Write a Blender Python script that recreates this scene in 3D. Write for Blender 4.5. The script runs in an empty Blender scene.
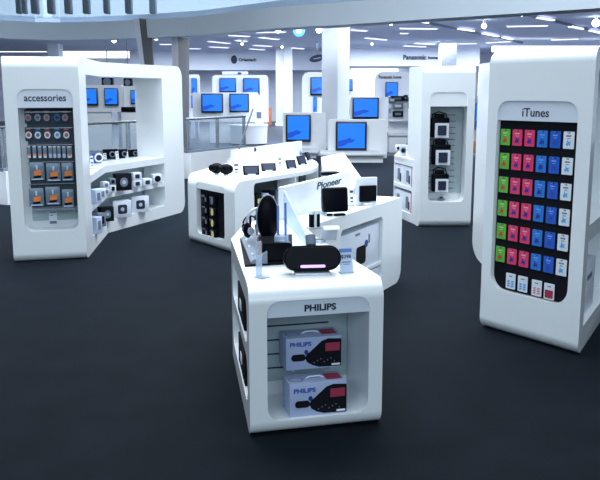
import bpy, bmesh, math, random
from mathutils import Vector, Matrix
random.seed(7)
R = math.radians
COL = bpy.context.scene.collection
SC = bpy.context.scene

# ------------------------------------------------------------------ camera
FPX, PITCH, EYE = 817.0, R(10.3), 1.85
cam_d = bpy.data.cameras.new('camera'); cam = bpy.data.objects.new('camera', cam_d); COL.objects.link(cam)
cam_d.sensor_width = 36; cam_d.lens = FPX / 600 * 36; cam_d.clip_end = 300
cam.location = (0, 0, EYE); cam.rotation_euler = (R(90) - PITCH, 0, 0)
SC.camera = cam

def ray(px, py):
    u = (px - 300) / FPX; v = (240 - py) / FPX
    c, s = math.cos(PITCH), math.sin(PITCH)
    return Vector((u, c + v * s, -s + v * c))
def at(px, py, z=0.0):            # point of a level surface at height z
    r = ray(px, py); t = (z - EYE) / r.z
    return Vector((r.x * t, r.y * t, z))
def aty(px, py, Y):               # point of an upright surface at distance Y
    r = ray(px, py); t = Y / r.y
    return Vector((r.x * t, Y, EYE + r.z * t))
def mpp(Y): return Y / FPX / 1.0  # metres per photograph pixel at distance Y

# --------------------------------------------------------------- materials
MATS = {}
def mat(name, col, rough=0.4, metal=0.0, emit=None, es=1.0, bump=0, scale=40, coat=0, alpha=None, var=0.0, spec=None):
    if name in MATS: return MATS[name]
    m = bpy.data.materials.new(name); m.use_nodes = True
    nt = m.node_tree; b = nt.nodes['Principled BSDF']
    c = (col[0], col[1], col[2], 1)
    b.inputs['Base Color'].default_value = c
    b.inputs['Roughness'].default_value = rough; b.inputs['Metallic'].default_value = metal
    if spec is not None: b.inputs['Specular IOR Level'].default_value = spec
    if coat: b.inputs['Coat Weight'].default_value = coat; b.inputs['Coat Roughness'].default_value = 0.08
    if emit:
        b.inputs['Emission Color'].default_value = (*emit, 1); b.inputs['Emission Strength'].default_value = es
    tc = nt.nodes.new('ShaderNodeTexCoord'); nz = nt.nodes.new('ShaderNodeTexNoise')
    nz.inputs['Scale'].default_value = scale; nz.inputs['Detail'].default_value = 4
    nt.links.new(tc.outputs['Object'], nz.inputs['Vector'])
    if var:
        mx = nt.nodes.new('ShaderNodeMix'); mx.data_type = 'RGBA'
        mx.inputs[6].default_value = tuple(max(0, x * (1 - var)) for x in col) + (1,)
        mx.inputs[7].default_value = tuple(min(1, x * (1 + var)) for x in col) + (1,)
        nt.links.new(nz.outputs['Fac'], mx.inputs[0]); nt.links.new(mx.outputs[2], b.inputs['Base Color'])
    if bump:
        bp = nt.nodes.new('ShaderNodeBump'); bp.inputs['Strength'].default_value = bump; bp.inputs['Distance'].default_value = 0.004
        nt.links.new(nz.outputs['Fac'], bp.inputs['Height']); nt.links.new(bp.outputs['Normal'], b.inputs['Normal'])
    MATS[name] = m
    return m
def glass(name, tint, refl=0.12, opac=0.1):
    m = bpy.data.materials.new(name); m.use_nodes = True; nt = m.node_tree; nt.nodes.clear()
    out = nt.nodes.new('ShaderNodeOutputMaterial'); tr = nt.nodes.new('ShaderNodeBsdfTransparent')
    gl = nt.nodes.new('ShaderNodeBsdfGlossy'); df = nt.nodes.new('ShaderNodeBsdfDiffuse')
    tr.inputs[0].default_value = (*tint, 1); gl.inputs['Roughness'].default_value = 0.05
    df.inputs[0].default_value = (0.75, 0.85, 0.95, 1)
    m1 = nt.nodes.new('ShaderNodeMixShader'); m1.inputs[0].default_value = refl
    m2 = nt.nodes.new('ShaderNodeMixShader'); m2.inputs[0].default_value = opac
    nt.links.new(tr.outputs[0], m1.inputs[1]); nt.links.new(gl.outputs[0], m1.inputs[2])
    nt.links.new(m1.outputs[0], m2.inputs[1]); nt.links.new(df.outputs[0], m2.inputs[2])
    nt.links.new(m2.outputs[0], out.inputs[0]); MATS[name] = m
    return m
WHITE = mat('white_lacquer', (0.84, 0.88, 0.91), 0.28, coat=0.4, var=0.015, scale=3)
PANEL = mat('white_panel', (0.84, 0.87, 0.91), 0.45, var=0.02, scale=3)
PALE = mat('pale_slatwall', (0.38, 0.47, 0.50), 0.5, var=0.03, scale=6)
INSET = mat('sign_inset', (0.70, 0.76, 0.86), 0.4)
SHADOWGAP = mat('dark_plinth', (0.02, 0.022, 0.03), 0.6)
BLACK = mat('black_plastic', (0.0035, 0.004, 0.007), 0.3, spec=0.06)
BLACKM = mat('black_matt', (0.006, 0.007, 0.011), 0.8, spec=0.15)
DARKB = mat('dark_backboard', (0.03, 0.048, 0.078), 0.6, var=0.2, scale=8)
GREYB = mat('grey_plastic', (0.16, 0.2, 0.26), 0.4)
CHROME = mat('brushed_steel', (0.55, 0.6, 0.66), 0.25, metal=0.9)
SILV = mat('silver_plastic', (0.55, 0.6, 0.68), 0.3, metal=0.3)
INK = mat('dark_ink', (0.012, 0.018, 0.05), 0.5)
PBLUE = mat('blue_ink', (0.03, 0.07, 0.42), 0.5)
PAPER = mat('white_card', (0.80, 0.85, 0.92), 0.55, var=0.02)
BPAPER = mat('pale_blue_card', (0.50, 0.60, 0.80), 0.5)
BLUET = mat('tag_blue', (0.10, 0.2, 0.50), 0.5)
CARTON = mat('white_carton', (0.70, 0.76, 0.86), 0.5, var=0.04)
LILAC = mat('lilac_carton', (0.38, 0.45, 0.66), 0.5, var=0.06, scale=5)
RED = mat('maroon_print', (0.36, 0.03, 0.07), 0.5)
REDB = mat('bright_red_print', (0.65, 0.05, 0.05), 0.5)
ORANGE = mat('orange_print', (0.85, 0.22, 0.03), 0.5)
CLEARP = mat('frosted_blister', (0.15, 0.21, 0.28), 0.2, var=0.3, scale=30)
GREEN = mat('green_card', (0.13, 0.50, 0.05), 0.4, var=0.1)
PINK = mat('pink_card', (0.80, 0.045, 0.16), 0.4, var=0.08)
BLUEC = mat('blue_card', (0.01, 0.11, 0.60), 0.4, var=0.08)
DBLUE = mat('deep_blue_figure', (0.02, 0.03, 0.30), 0.4)
SKYF = mat('sky_blue_figure', (0.12, 0.42, 0.80), 0.4)
ROSE = mat('rose_figure', (0.75, 0.25, 0.35), 0.4)
YEL = mat('yellow_print', (0.75, 0.72, 0.25), 0.5, emit=None)
BEZEL = mat('tv_bezel', (0.01, 0.012, 0.02), 0.3)
SCREEN = mat('tv_screen', (0.01, 0.05, 0.2), 0.2, emit=(0.012, 0.20, 0.92), es=1.0)
WAVE = mat('tv_picture', (0.01, 0.03, 0.15), 0.2, emit=(0.005, 0.07, 0.55), es=1.0)
PURPLE = mat('purple_display', (0.3, 0.2, 0.5), 0.3, emit=(0.5, 0.32, 1.0), es=1.6)
BROWN = mat('column_cladding', (0.10, 0.105, 0.11), 0.6, var=0.1)
WOODL = mat('pale_steel_post', (0.12, 0.17, 0.22), 0.5)
LAMP = mat('tube_light', (0.8, 0.85, 1), 0.4, emit=(0.68, 0.70, 1.0), es=1.6)
SPOTL = mat('spot_light', (0.9, 0.95, 1), 0.4, emit=(0.8, 0.9, 1.0), es=14.0)
GLOW_WALL = mat('painted_wall_glow', (0.9, 0.95, 1), 0.4, emit=(0.85, 0.93, 1.0), es=2.2)  # emission paints the brightness of lit hall walls
GLASS = glass('clear_glass', (0.9, 0.95, 0.98), 0.08, 0.08)
ACRYL = glass('clear_acrylic', (0.82, 0.9, 1.0), 0.12, 0.35)

# ----------------------------------------------------------- mesh helpers
def ngon(bm, pts): return bm.faces.new([bm.verts.new(p) for p in pts])
def prism(bm, pts, vec):
    vec = Vector(vec); a = [bm.verts.new(Vector(p)) for p in pts]; b = [bm.verts.new(Vector(p) + vec) for p in pts]
    n = len(a); fs = [bm.faces.new(a), bm.faces.new(b[::-1])]
    for i in range(n): fs.append(bm.faces.new((a[i], b[i], b[(i + 1) % n], a[(i + 1) % n])))
    bmesh.ops.recalc_face_normals(bm, faces=fs)
    return bm
def merge(bm, tmp, M=None):
    me = bpy.data.meshes.new('tmp'); tmp.to_mesh(me); tmp.free()
    if M is not None: me.transform(M)
    bm.from_mesh(me); bpy.data.meshes.remove(me)
def bx(bm, c, s, bev=0.0, rot=None, seg=2):
    t = bmesh.new(); bmesh.ops.create_cube(t, size=1); bmesh.ops.scale(t, vec=s, verts=t.verts)
    if bev: bmesh.ops.bevel(t, geom=t.edges[:], offset=bev, segments=seg, affect='EDGES', profile=0.5)
    M = Matrix.Translation(c)
    if rot is not None: M = M @ rot
    merge(bm, t, M); return bm
def cyl(bm, p0, p1, r0, r1=None, n=20):
    p0, p1 = Vector(p0), Vector(p1); r1 = r0 if r1 is None else r1; d = p1 - p0
    t = bmesh.new(); bmesh.ops.create_cone(t, cap_ends=True, segments=n, radius1=r0, radius2=r1, depth=d.length)
    M = Matrix.Translation((p0 + p1) / 2) @ d.to_track_quat('Z', 'Y').to_matrix().to_4x4()
    merge(bm, t, M); return bm
def tube(bm, pts, r, n=8):
    pts = [Vector(p) for p in pts]; rings = []
    for i, p in enumerate(pts):
        d = (pts[min(i + 1, len(pts) - 1)] - pts[max(i - 1, 0)]).normalized()
        a = d.cross(Vector((0, 0, 1)));
        if a.length < 1e-3: a = d.cross(Vector((0, 1, 0)))
        a.normalize(); b = d.cross(a)
        rr = r[i] if isinstance(r, (list, tuple)) else r
        rings.append([bm.verts.new(p + (a * math.cos(k * 2 * math.pi / n) + b * math.sin(k * 2 * math.pi / n)) * rr) for k in range(n)])
    fs = []
    for q, w in zip(rings, rings[1:]):
        for k in range(n): fs.append(bm.faces.new((q[k], q[(k + 1) % n], w[(k + 1) % n], w[k])))
    fs.append(bm.faces.new(rings[0])); fs.append(bm.faces.new(rings[-1]))
    bmesh.ops.recalc_face_normals(bm, faces=fs); return bm
def ball(bm, c, s):
    t = bmesh.new(); bmesh.ops.create_uvsphere(t, u_segments=20, v_segments=12, radius=1)
    merge(bm, t, Matrix.Translation(c) @ Matrix.Diagonal((*s, 1))); return bm
def ring(bm, c, R0, r, n=20, m=6, sq=1.0):       # upright ring facing -y
    vs = [[bm.verts.new((c[0] + (R0 + r * math.cos(j * 2 * math.pi / m)) * math.cos(i * 2 * math.pi / n), c[1] + r * math.sin(j * 2 * math.pi / m), c[2] + sq * (R0 + r * math.cos(j * 2 * math.pi / m)) * math.sin(i * 2 * math.pi / n))) for j in range(m)] for i in range(n)]
    fs = [bm.faces.new((vs[i][j], vs[(i + 1) % n][j], vs[(i + 1) % n][(j + 1) % m], vs[i][(j + 1) % m])) for i in range(n) for j in range(m)]
    bmesh.ops.recalc_face_normals(bm, faces=fs); return bm
def disc(bm, c, rx, rz, th=0.003, n=20):
    return prism(bm, [(c[0] + rx * math.cos(i * 2 * math.pi / n), c[1], c[2] + rz * math.sin(i * 2 * math.pi / n)) for i in range(n)], (0, -th, 0))
def rpoly(x0, z0, x1, z1, r, n=7):               # r = (bottom left, bottom right, top right, top left)
    out = []
    for (cx, cz, rr, a0) in ((x0, z0, r[0], 180), (x1, z0, r[1], 270), (x1, z1, r[2], 0), (x0, z1, r[3], 90)):
        sx = 1 if cx == x0 else -1; sz = 1 if cz == z0 else -1
        if rr <= 0: out.append((cx, cz)); continue
        ox, oz = cx + sx * rr, cz + sz * rr
        for k in range(n + 1):
            a = R(a0 + 90 * k / n); out.append((ox + rr * math.cos(a), oz + rr * math.sin(a)))
    return out
WM = {}
def smooth(me, ang=35):
    if me.has_custom_normals: return
    me.shade_smooth(); me.set_sharp_from_angle(angle=R(ang))
def put(name, bm, m, parent=None, world=False, loc=None, rz=0):
    me = bpy.data.meshes.new(name); bm.to_mesh(me); bm.free()
    return putm(name, me, m, parent, world, loc, rz)
def putm(name, me, m, parent=None, world=False, loc=None, rz=0):
    o = bpy.data.objects.new(name, me); COL.objects.link(o)
    M = Matrix.Identity(4)
    if parent is not None:
        o.parent = parent; M = WM[parent.name]
    elif loc is not None:
        o.location = loc; o.rotation_euler = (0, 0, rz); M = Matrix.Translation(loc) @ Matrix.Rotation(rz, 4, 'Z')
    if world: me.transform(M.inverted())
    WM[o.name] = M
    me.materials.clear(); me.materials.append(m); smooth(me)
    return o
def tag(o, label, cat, group=None, kind=None):
    if label: o['label'] = label
    if cat: o['category'] = cat
    if group: o['group'] = group
    if kind: o['kind'] = kind
    return o
def root(name, label, cat, loc, rz=0, group=None):
    o = bpy.data.objects.new(name, None); COL.objects.link(o); o.location = loc; o.rotation_euler = (0, 0, rz)
    o.empty_display_size = 0.05
    WM[o.name] = Matrix.Translation(loc) @ Matrix.Rotation(rz, 4, 'Z')
    return tag(o, label, cat, group)
def struct(name, bm, m): 
    o = put(name, bm, m); o['kind'] = 'structure'; return o
def kids(o): return [c for c in bpy.data.objects if c.parent == o]
def dup(o, loc=None, rz=None, label=None, parent=None, scale=None):
    c = o.copy(); COL.objects.link(c)
    if parent is not None: c.parent = parent
    if loc is not None: c.location = loc
    if rz is not None: c.rotation_euler = (0, 0, rz)
    if scale is not None: c.scale = scale
    if label: c['label'] = label
    for ch in kids(o): dup(ch, parent=c)
    return c
def boolean(me, cutters, bev=0.0):
    o = bpy.data.objects.new('work', me); COL.objects.link(o); tmp = []
    for cb in cutters:
        cm = bpy.data.meshes.new('cut'); cb.to_mesh(cm); cb.free()
        co = bpy.data.objects.new('cut', cm); COL.objects.link(co); tmp.append(co)
        md = o.modifiers.new('b', 'BOOLEAN'); md.operation = 'DIFFERENCE'; md.solver = 'EXACT'; md.object = co
    if bev:
        md = o.modifiers.new('v', 'BEVEL'); md.width = bev; md.segments = 2; md.limit_method = 'ANGLE'; md.angle_limit = R(40)
    dg = bpy.context.evaluated_depsgraph_get(); dg.update()
    res = bpy.data.meshes.new_from_object(o.evaluated_get(dg), depsgraph=dg)
    for x in tmp + [o]:
        d = x.data; bpy.data.objects.remove(x); bpy.data.meshes.remove(d)
    bm = bmesh.new(); bm.from_mesh(res); bmesh.ops.remove_doubles(bm, verts=bm.verts, dist=1e-5)
    bmesh.ops.dissolve_limit(bm, angle_limit=R(1), verts=bm.verts, edges=bm.edges); bm.to_mesh(res); bm.free()
    res.shade_smooth(); res.set_sharp_from_angle(angle=R(35))
    o = bpy.data.objects.new('work', res); COL.objects.link(o)
    md = o.modifiers.new('w', 'WEIGHTED_NORMAL'); md.weight = 50; md.keep_sharp = True
    dg = bpy.context.evaluated_depsgraph_get(); dg.update()
    out = bpy.data.meshes.new_from_object(o.evaluated_get(dg), depsgraph=dg)
    bpy.data.objects.remove(o); bpy.data.meshes.remove(res)
    return out
def words(name, s, width, height, m, parent, c, rz=0, offset=0.0, th=0.002, world=False, shear=0):
    """Lettering in the x-z plane facing -y, centred on c, fitted to width x height (cap height)."""
    cu = bpy.data.curves.new('t', 'FONT'); cu.body = s; cu.size = 1; cu.offset = offset; cu.extrude = 0.01; cu.shear = shear; cu.resolution_u = 3
    o = bpy.data.objects.new('t', cu); COL.objects.link(o)
    dg = bpy.context.evaluated_depsgraph_get(); me = bpy.data.meshes.new_from_object(o.evaluated_get(dg))
    bpy.data.objects.remove(o); bpy.data.curves.remove(cu)
    xs = [v.co.x for v in me.vertices]; zs = [v.co.y for v in me.vertices]
    cx, cz = (min(xs) + max(xs)) / 2, (min(zs) + max(zs)) / 2
    sx = width / (max(xs) - min(xs)); sz = height / (max(zs) - min(zs))
    Rz = Matrix.Rotation(rz, 3, 'Z'); c = Vector(c)
    for v in me.vertices:
        v.co = c + Rz @ Vector(((v.co.x - cx) * sx, -th / 2 - v.co.z / 0.01 * th / 2, (v.co.y - cz) * sz))
    o = putm(name, me, m, parent, world); 
    return o

class Fr:
    """An upright frame: x along the face from A to B, y into the unit, z up."""
    def __init__(s, A, B):
        s.A = Vector((A[0], A[1], 0)); d = Vector((B[0] - A[0], B[1] - A[1], 0)); s.w = d.length
        s.a = math.atan2(d.y, d.x); s.x = d.normalized(); s.y = Vector((-s.x.y, s.x.x, 0))
    def p(s, x, y, z=0): return s.A + s.x * x + s.y * y + Vector((0, 0, z))
    def on(s, px, py, ly=0.0):
        r = ray(px, py); o = Vector((0, 0, EYE)); P = s.A + s.y * ly
        t = (P - o).dot(s.y) / r.dot(s.y); q = o + r * t
        return ((q - s.A).dot(s.x), q.z)
    def xz(s, poly, y0, y1, bm=None):
        bm = bm or bmesh.new(); return prism(bm, [s.p(x, y0, z) for x, z in poly], s.y * (y1 - y0))
    def yz(s, poly, x0, x1, bm=None):
        bm = bm or bmesh.new(); return prism(bm, [s.p(x0, y, z) for y, z in poly], s.x * (x1 - x0))
    def box(s, x0, x1, y0, y1, z0, z1, bm=None):
        return s.xz([(x0, z0), (x1, z0), (x1, z1), (x0, z1)], y0, y1, bm)
def plan(pts, z0, z1, bm=None):
    bm = bm or bmesh.new(); return prism(bm, [(p[0], p[1], z0) for p in pts], (0, 0, z1 - z0))
def arc(c, r, a0, a1, n=8):
    return [(c[0] + r * math.cos(R(a0 + (a1 - a0) * k / n)), c[1] + r * math.sin(R(a0 + (a1 - a0) * k / n))) for k in range(n + 1)]
def front_rounding(fr, H, rt, rb, x0=-0.3, x1=None, e=0.05):
    x1 = fr.w + 0.3 if x1 is None else x1
    top = [(-e, H - rt)] + arc((rt, H - rt), rt, 180, 90) + [(rt, H + e), (-e, H + e)]
    bot = [(-e, rb)] + arc((rb, rb), rb, 180, 270) + [(rb, -e), (-e, -e)]
    return [fr.yz(top, x0, x1), fr.yz(bot, x0, x1)]
def end_rounding(fr, x_end, H, rt, rb, y0=-0.3, y1=1.0, e=0.05):
    top = [(x_end + e, H - rt)] + arc((x_end - rt, H - rt), rt, 0, 90) + [(x_end - rt, H + e), (x_end + e, H + e)]
    bot = [(x_end + e, rb)] + arc((x_end - rb, rb), rb, 0, -90) + [(x_end - rb, -e), (x_end + e, -e)]
    return [fr.xz(top, y0, y1), fr.xz(bot, y0, y1)]

# ------------------------------------------------------------ the setting
CZ = 4.2                                                                 # ceiling height of the sales hall
FLOOR = mat('dark_carpet', (0.0046, 0.0068, 0.0102), 0.8, bump=0.12, scale=3.2, var=0.45, spec=0.05)
fb = FLOOR.node_tree.nodes['Principled BSDF']; fb.inputs['Sheen Weight'].default_value = 0.24; fb.inputs['Sheen Roughness'].default_value = 0.2; fb.inputs['Sheen Tint'].default_value = (0.45, 0.68, 1, 1)
FAR_FLOOR_LIT = mat('lightened_hall_floor', (0.05, 0.062, 0.09), 0.5, var=0.1, scale=0.6, spec=0.5)  # far floor lightened in colour to stand for hall light and reflections
b = bmesh.new(); bx(b, (-1, 38, 0.002), (37.6, 28, 0.004)); struct('floor_hall', b, FAR_FLOOR_LIT)
b = bmesh.new(); bx(b, (0, 27, -0.05), (60, 66, 0.1)); struct('floor', b, FLOOR)
WALLM = mat('hall_wall', (0.66, 0.70, 0.80), 0.7, var=0.03, scale=0.4)
CEILM = mat('hall_ceiling', (0.66, 0.71, 0.84), 0.8, var=0.06, scale=0.3)
b = bmesh.new(); bx(b, (0, 52.15, CZ / 2), (60, 0.3, CZ)); struct('wall_back', b, WALLM)
b = bmesh.new(); bx(b, (-20, 36, CZ / 2), (0.3, 32, CZ)); struct('wall_left', b, WALLM)
b = bmesh.new(); bx(b, (18, 32, CZ / 2), (0.3, 40, CZ)); struct('wall_right', b, WALLM)
# gallery edge: a slab whose front runs from back left to front right
SLAB = mat('gallery_slab', (0.58, 0.66, 0.74), 0.6, var=0.05, scale=0.5)
edge_px = [(-60, 35.4), (-20, 37.2), (10, 38.6), (35, 39.5), (60, 39.8), (85, 39.5), (110, 38.9), (150, 37.6), (200, 35), (240, 31.5), (280, 28), (340, 25), (400, 21), (500, 14.5), (600, 8), (700, 2)]
edge = [at(px, py, 3.6) for px, py in edge_px]
b = bmesh.new(); prism(b, [(p.x, p.y, 3.6) for p in edge] + [(p.x + 0.1, p.y + 0.9, 3.6) for p in edge[::-1]], (0, 0, 0.58)); 
tr = struct('trim_1', b, SLAB)
b = bmesh.new(); prism(b, [(p.x, p.y + 0.5, CZ) for p in edge] + [(30, 53, CZ), (-30, 53, CZ)], (0, 0, 0.2)); struct('ceiling', b, CEILM)
b = bmesh.new()
for p, q in zip(edge, edge[1:]):
    prism(b, [p + Vector((0, 0.12, 0.58)), q + Vector((0, 0.12, 0.58)), q + Vector((0, 0.15, 0.58)), p + Vector((0, 0.15, 0.58))], (0, 0, 1.1))
g = put('glass_balustrade', b, GLASS); tag(g, 'frameless glass balustrade along the upper gallery edge', 'balustrade')
b = bmesh.new()
tube(b, [p + Vector((0, 0.13, 1.70)) for p in edge], 0.03); put('handrail', b, CHROME, g)
UPW = mat('upper_wall', (0.50, 0.56, 0.60), 0.7, var=0.1, scale=0.25)
b = bmesh.new(); bx(b, (0, 40, 7.4), (60, 0.3, 6.2)); struct('wall_upper', b, UPW)
b = bmesh.new(); bx(b, (0, 30.2, 4.45), (60, 0, 0.0)); b.free()
# dark uprights of the gallery front, standing on the slab behind the glass
for k, (px, py, w) in enumerate([(19.5, 21, 3), (25.5, 22.5, 3), (36, 21.5, 6), (52, 19.5, 6), (69, 17, 6), (87, 15, 6), (107, 12, 5), (129, 9, 6), (153, 5, 6)]):
    Y = 28.2; q = aty(px, py, Y); ww = w * Y / FPX; z0 = CZ + 0.2
    b = bmesh.new(); bx(b, (q.x, Y, (z0 + 7.2) / 2), (ww, 0.35, 7.2 - z0), 0.03)
    o = put('gallery_upright', b, WOODL)
    tag(o, 'grey upright post behind the gallery glass, %s from the left edge of the photo' % ['first', 'second', 'third', 'fourth', 'fifth', 'sixth', 'seventh', 'eighth', 'ninth'][k], 'post', 'grey uprights behind the gallery glass')

# square pillars of the hall
def pillar(px0, px1, Y, label, m, depth=None, name='square_pillar', skew=0.0):
    rot = R(skew)
    x0 = aty(px0, 80, Y).x; x1 = aty(px1, 80, Y).x; w = x1 - x0; d = depth or w
    t = root(name, label, 'pillar', ((x0 + x1) / 2, Y + d / 2, 0), rot)
    if skew: k = abs(math.cos(rot)) + abs(math.sin(rot)); w = d = w / k
    b = bmesh.new(); bx(b, (0, 0, (CZ + 0.0) / 2), (w, d, CZ), 0.02); put('shaft', b, m, t)
    b = bmesh.new(); bx(b, (0, 0, 0.08), (w + 0.06, d + 0.06, 0.16), 0.01); put('plinth', b, PANEL, t)
    return t
PILW = mat('pillar_paint', (0.86, 0.89, 0.93), 0.6, var=0.02, scale=0.6)
pillar(322, 350.5, 26.8, 'large pale pillar in the middle of the hall behind the two front television stands', PILW, skew=-39)
pillar(275.5, 292.5, 44.5, 'distant pale pillar standing left of the large middle pillar', PILW, skew=-45)
pillar(441, 456, 40, 'grey pillar rising behind the camera kiosk near the wall brand lettering', WALLM, 0.9)
pillar(49, 60, 42, 'small distant pillar seen just above the accessories kiosk', PILW, 0.8)
# slanting gallery columns
def slant(tops, bots, Y, label):
    t0 = [aty(x, 39, Y) for x in tops]; z1 = 4.2
    x0, x1 = t0[0].x, t0[1].x; y0, y1 = aty(bots[0], 100, Y).x, aty(bots[1], 100, Y).x
    t = root('slanted_column', label, 'column', ((y0 + y1) / 2, Y, 0))
    xm = x0 + (x1 - x0) * 0.48; ym = y0 + (y1 - y0) * 0.48; Yb = Y + 0.45
    b = bmesh.new(); V = [b.verts.new(p) for p in ((y0, Yb, 0), (ym, Y, 0), (y1, Yb, 0), ((y0 + y1) / 2, Y + 0.9, 0), (x0, Yb, z1), (xm, Y, z1), (x1, Yb, z1), ((x0 + x1) / 2, Y + 0.9, z1))]
    fs = []
    for i in range(4):
        fs.append(b.faces.new((V[i], V[(i + 1) % 4], V[4 + (i + 1) % 4], V[4 + i])))
    fs += [b.faces.new(V[:4]), b.faces.new(V[4:])]
    bmesh.ops.recalc_face_normals(b, faces=fs)
    o = put('shaft', b, BROWN, t, world=True)
    o.data.materials.append(PILW)
    o.data.polygons[0].material_index = 1
slant((131, 149), (150, 156), 27.5, 'slanted grey gallery column behind the top of the accessories kiosk')
slant((169, 188), (172, 186), 27.5, 'slanted dark gallery column beside the far end of the accessories kiosk')

# ceiling tubes, tracks and spots
tubes = [(229, 35, 249, 36), (209, 41, 229, 43), (210, 46.5, 228, 47.5), (256, 32, 285, 31.6), (260, 37, 278, 39), (254, 45, 271, 46), (250, 48.5, 264, 49.5),
         (291, 47.5, 303, 48.5), (352, 29.5, 366, 30.5), (366, 37.5, 386, 39.5), (400, 28, 437, 28.4), (415, 43, 434, 44), (404, 45.5, 425, 46.5), (459, 43.5, 476, 43), (487, 42.5, 511, 41),
         (507, 26, 548, 25.2), (552, 39.5, 578, 38.5), (180, 48, 200, 48.5), (400, 33, 408, 33), (188, 36, 206, 34.8), (236, 40, 246, 41), (160, 44, 180, 44)]
TUBE_LABELS = ['tube light third from left in the near row left of the large pillar', 'tube light in the second row, leftmost of the near ones', 'tube light just below and behind the second row at left', 'long tube light touching the gallery edge left of the large pillar', 'tube light midway between distant pillar and gallery edge', 'tube light above the left bulkhead lettering, nearer one', 'tube light above the left bulkhead lettering, farther one', 'tube light directly above the distant pale pillar', 'short tube light touching the right side of the large pillar', 'tube light right of the large pillar, below the short one', 'long tube light left of the left ceiling track', 'far tube light above the wide brand lettering, nearer one', 'far tube light above the wide brand lettering, farther one', 'tube light above the camera kiosk top right corner', 'tube light between camera kiosk and right kiosk near the left track end', 'long tube light between the two ceiling tracks', 'tube light right of the end of the left track near the right edge', 'tube light beside the right slanted column, lower one', 'short tube light left of the start of the left track', 'tube light beside the right slanted column, nearer one', 'short faint tube light in the middle of the left tube rows', 'tube light between the two slanted columns']
for tube_k, (a, y0, c, y1) in enumerate(tubes):
    P, Q = at(a, y0, CZ - 0.03), at(c, y1, CZ - 0.03); d = (Q - P); w = 0.12
    m = (P + Q) / 2; rz = math.atan2(d.y, d.x)
    L = min(d.length, 4.5)
    hall = TUBE_LABELS[tube_k]
    t = root('ceiling_tube_light', hall, 'ceiling light', (m.x, m.y, CZ), rz, 'tube lights in the hall ceiling')
    b = bmesh.new(); bx(b, (0, 0, -0.02), (L + 0.1, 0.24, 0.04), 0.005); put('housing', b, PANEL, t)
    b = bmesh.new(); bx(b, (0, 0, -0.055), (L, 0.16, 0.03), 0.005); put('tube', b, LAMP, t)
def track(p0, p1, spans, label):
    P, Q = at(*p0, CZ - 0.05), at(*p1, CZ - 0.05); m = (P + Q) / 2; d = Q - P; rz = math.atan2(d.y, d.x)
    t = root('light_track', label, 'track light', (m.x, m.y, CZ), rz)
    b = bmesh.new(); bx(b, (0, 0, -0.04), (d.length, 0.08, 0.08)); put('rail', b, GREYB, t)
    for s in spans:
        a = at(*s[0], CZ - 0.1); c = at(*s[1], CZ - 0.1); b = bmesh.new()
        n = (c - a).normalized(); sd = Vector((-n.y, n.x, 0)) * 0.07
        prism(b, [a - sd, a + sd, c + sd, c - sd], (0, 0, 0.05)); put('tube', b, LAMP, t, world=True)
track((405, 18.5), (522, 43), [((420, 22), (427, 23.5)), ((459, 29.5), (473, 31.5)), ((483, 34), (498, 37)), ((503, 38), (512, 40))], 'left ceiling track with a run of short tubes')
track((515, 12), (610, 35), [((520, 12.8), (526, 14.6)), ((538, 18.5), (553, 21)), ((570, 27), (582, 29.5)), ((590, 31), (602, 34))], 'right ceiling track with short tubes above the music card kiosk')
for k, (px, py, s) in enumerate([(214, 32, 1.0), (278, 30, 1.2), (319, 30, 1.2), (484, 26, 1.0), (596, 23, 1.4), (156, 37.5, 1.2), (114, 40.5, 1.1), (522, 13, 1.1), (266, 29.5, .8), (242, 44, .6), (282, 47, .6), (372, 44, .6), (391, 23, .8)]):
    p = at(px, py, CZ - 0.16 if py > 28 else 3.6 + .3)
    if py <= 38 and py > 28: pass
    zc = CZ
    p = at(px, py, CZ - 0.2)
    t = root('ceiling_spot', ['small bright ceiling spot above the left twin television stand', 'bright ceiling spot left of the large pillar', 'bright ceiling spot touching the left of the large pillar', 'ceiling spot hanging below the left track', 'large bright ceiling spot at the right edge of the photo', 'bright spot between the two slanted columns', 'small spot just left of the slanted column', 'bright spot at the near end of the right track', 'faint ceiling spot beside a brighter one left of the large pillar', 'tiny far ceiling spot above the left hall', 'tiny far ceiling spot above the distant pillar', 'tiny far ceiling spot right of the large pillar', 'small ceiling spot near the gallery edge right of the large pillar'][k], 'spotlight', (p.x, p.y, CZ))
    b = bmesh.new(); cyl(b, (0, 0, 0), (0, 0, -0.14), 0.05); put('stem', b, PANEL, t)
    b = bmesh.new(); ball(b, (0, 0, -0.2), (0.085 * s, 0.085 * s, 0.085 * s)); put('bulb', b, SPOTL, t)
# blue ringed hanging disc and dome camera
p = at(299, 31, CZ - 0.3); t = root('hanging_disc_sign', 'small round blue ringed sign hanging left of the large pillar', 'sign', (p.x, p.y, CZ))
b = bmesh.new(); disc(b, (0, 0, -0.3), 0.2, 0.2, 0.03); put('disc', b, mat('disc_blue', (0.05, 0.25, 0.5), 0.4), t)
b = bmesh.new(); disc(b, (0, -0.031, -0.3), 0.09, 0.09, 0.01); put('centre', b, PANEL, t)
b = bmesh.new(); cyl(b, (0, -0.015, 0), (0, -0.015, -0.1), 0.01); put('stem', b, CHROME, t)
p = aty(326.5, 26, 26.8); t = root('dome_camera', 'small dark security camera at the top of the large pillar', 'camera', (p.x, p.y, 4.05))
b = bmesh.new(); cyl(b, (0, 0.2, 0), (0, 0, 0), 0.03); put('bracket', b, GREYB, t)
b = bmesh.new(); ball(b, (0, 0, 0), (0.08, 0.08, 0.08)); put('dome', b, BLACK, t)
b = bmesh.new()
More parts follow.
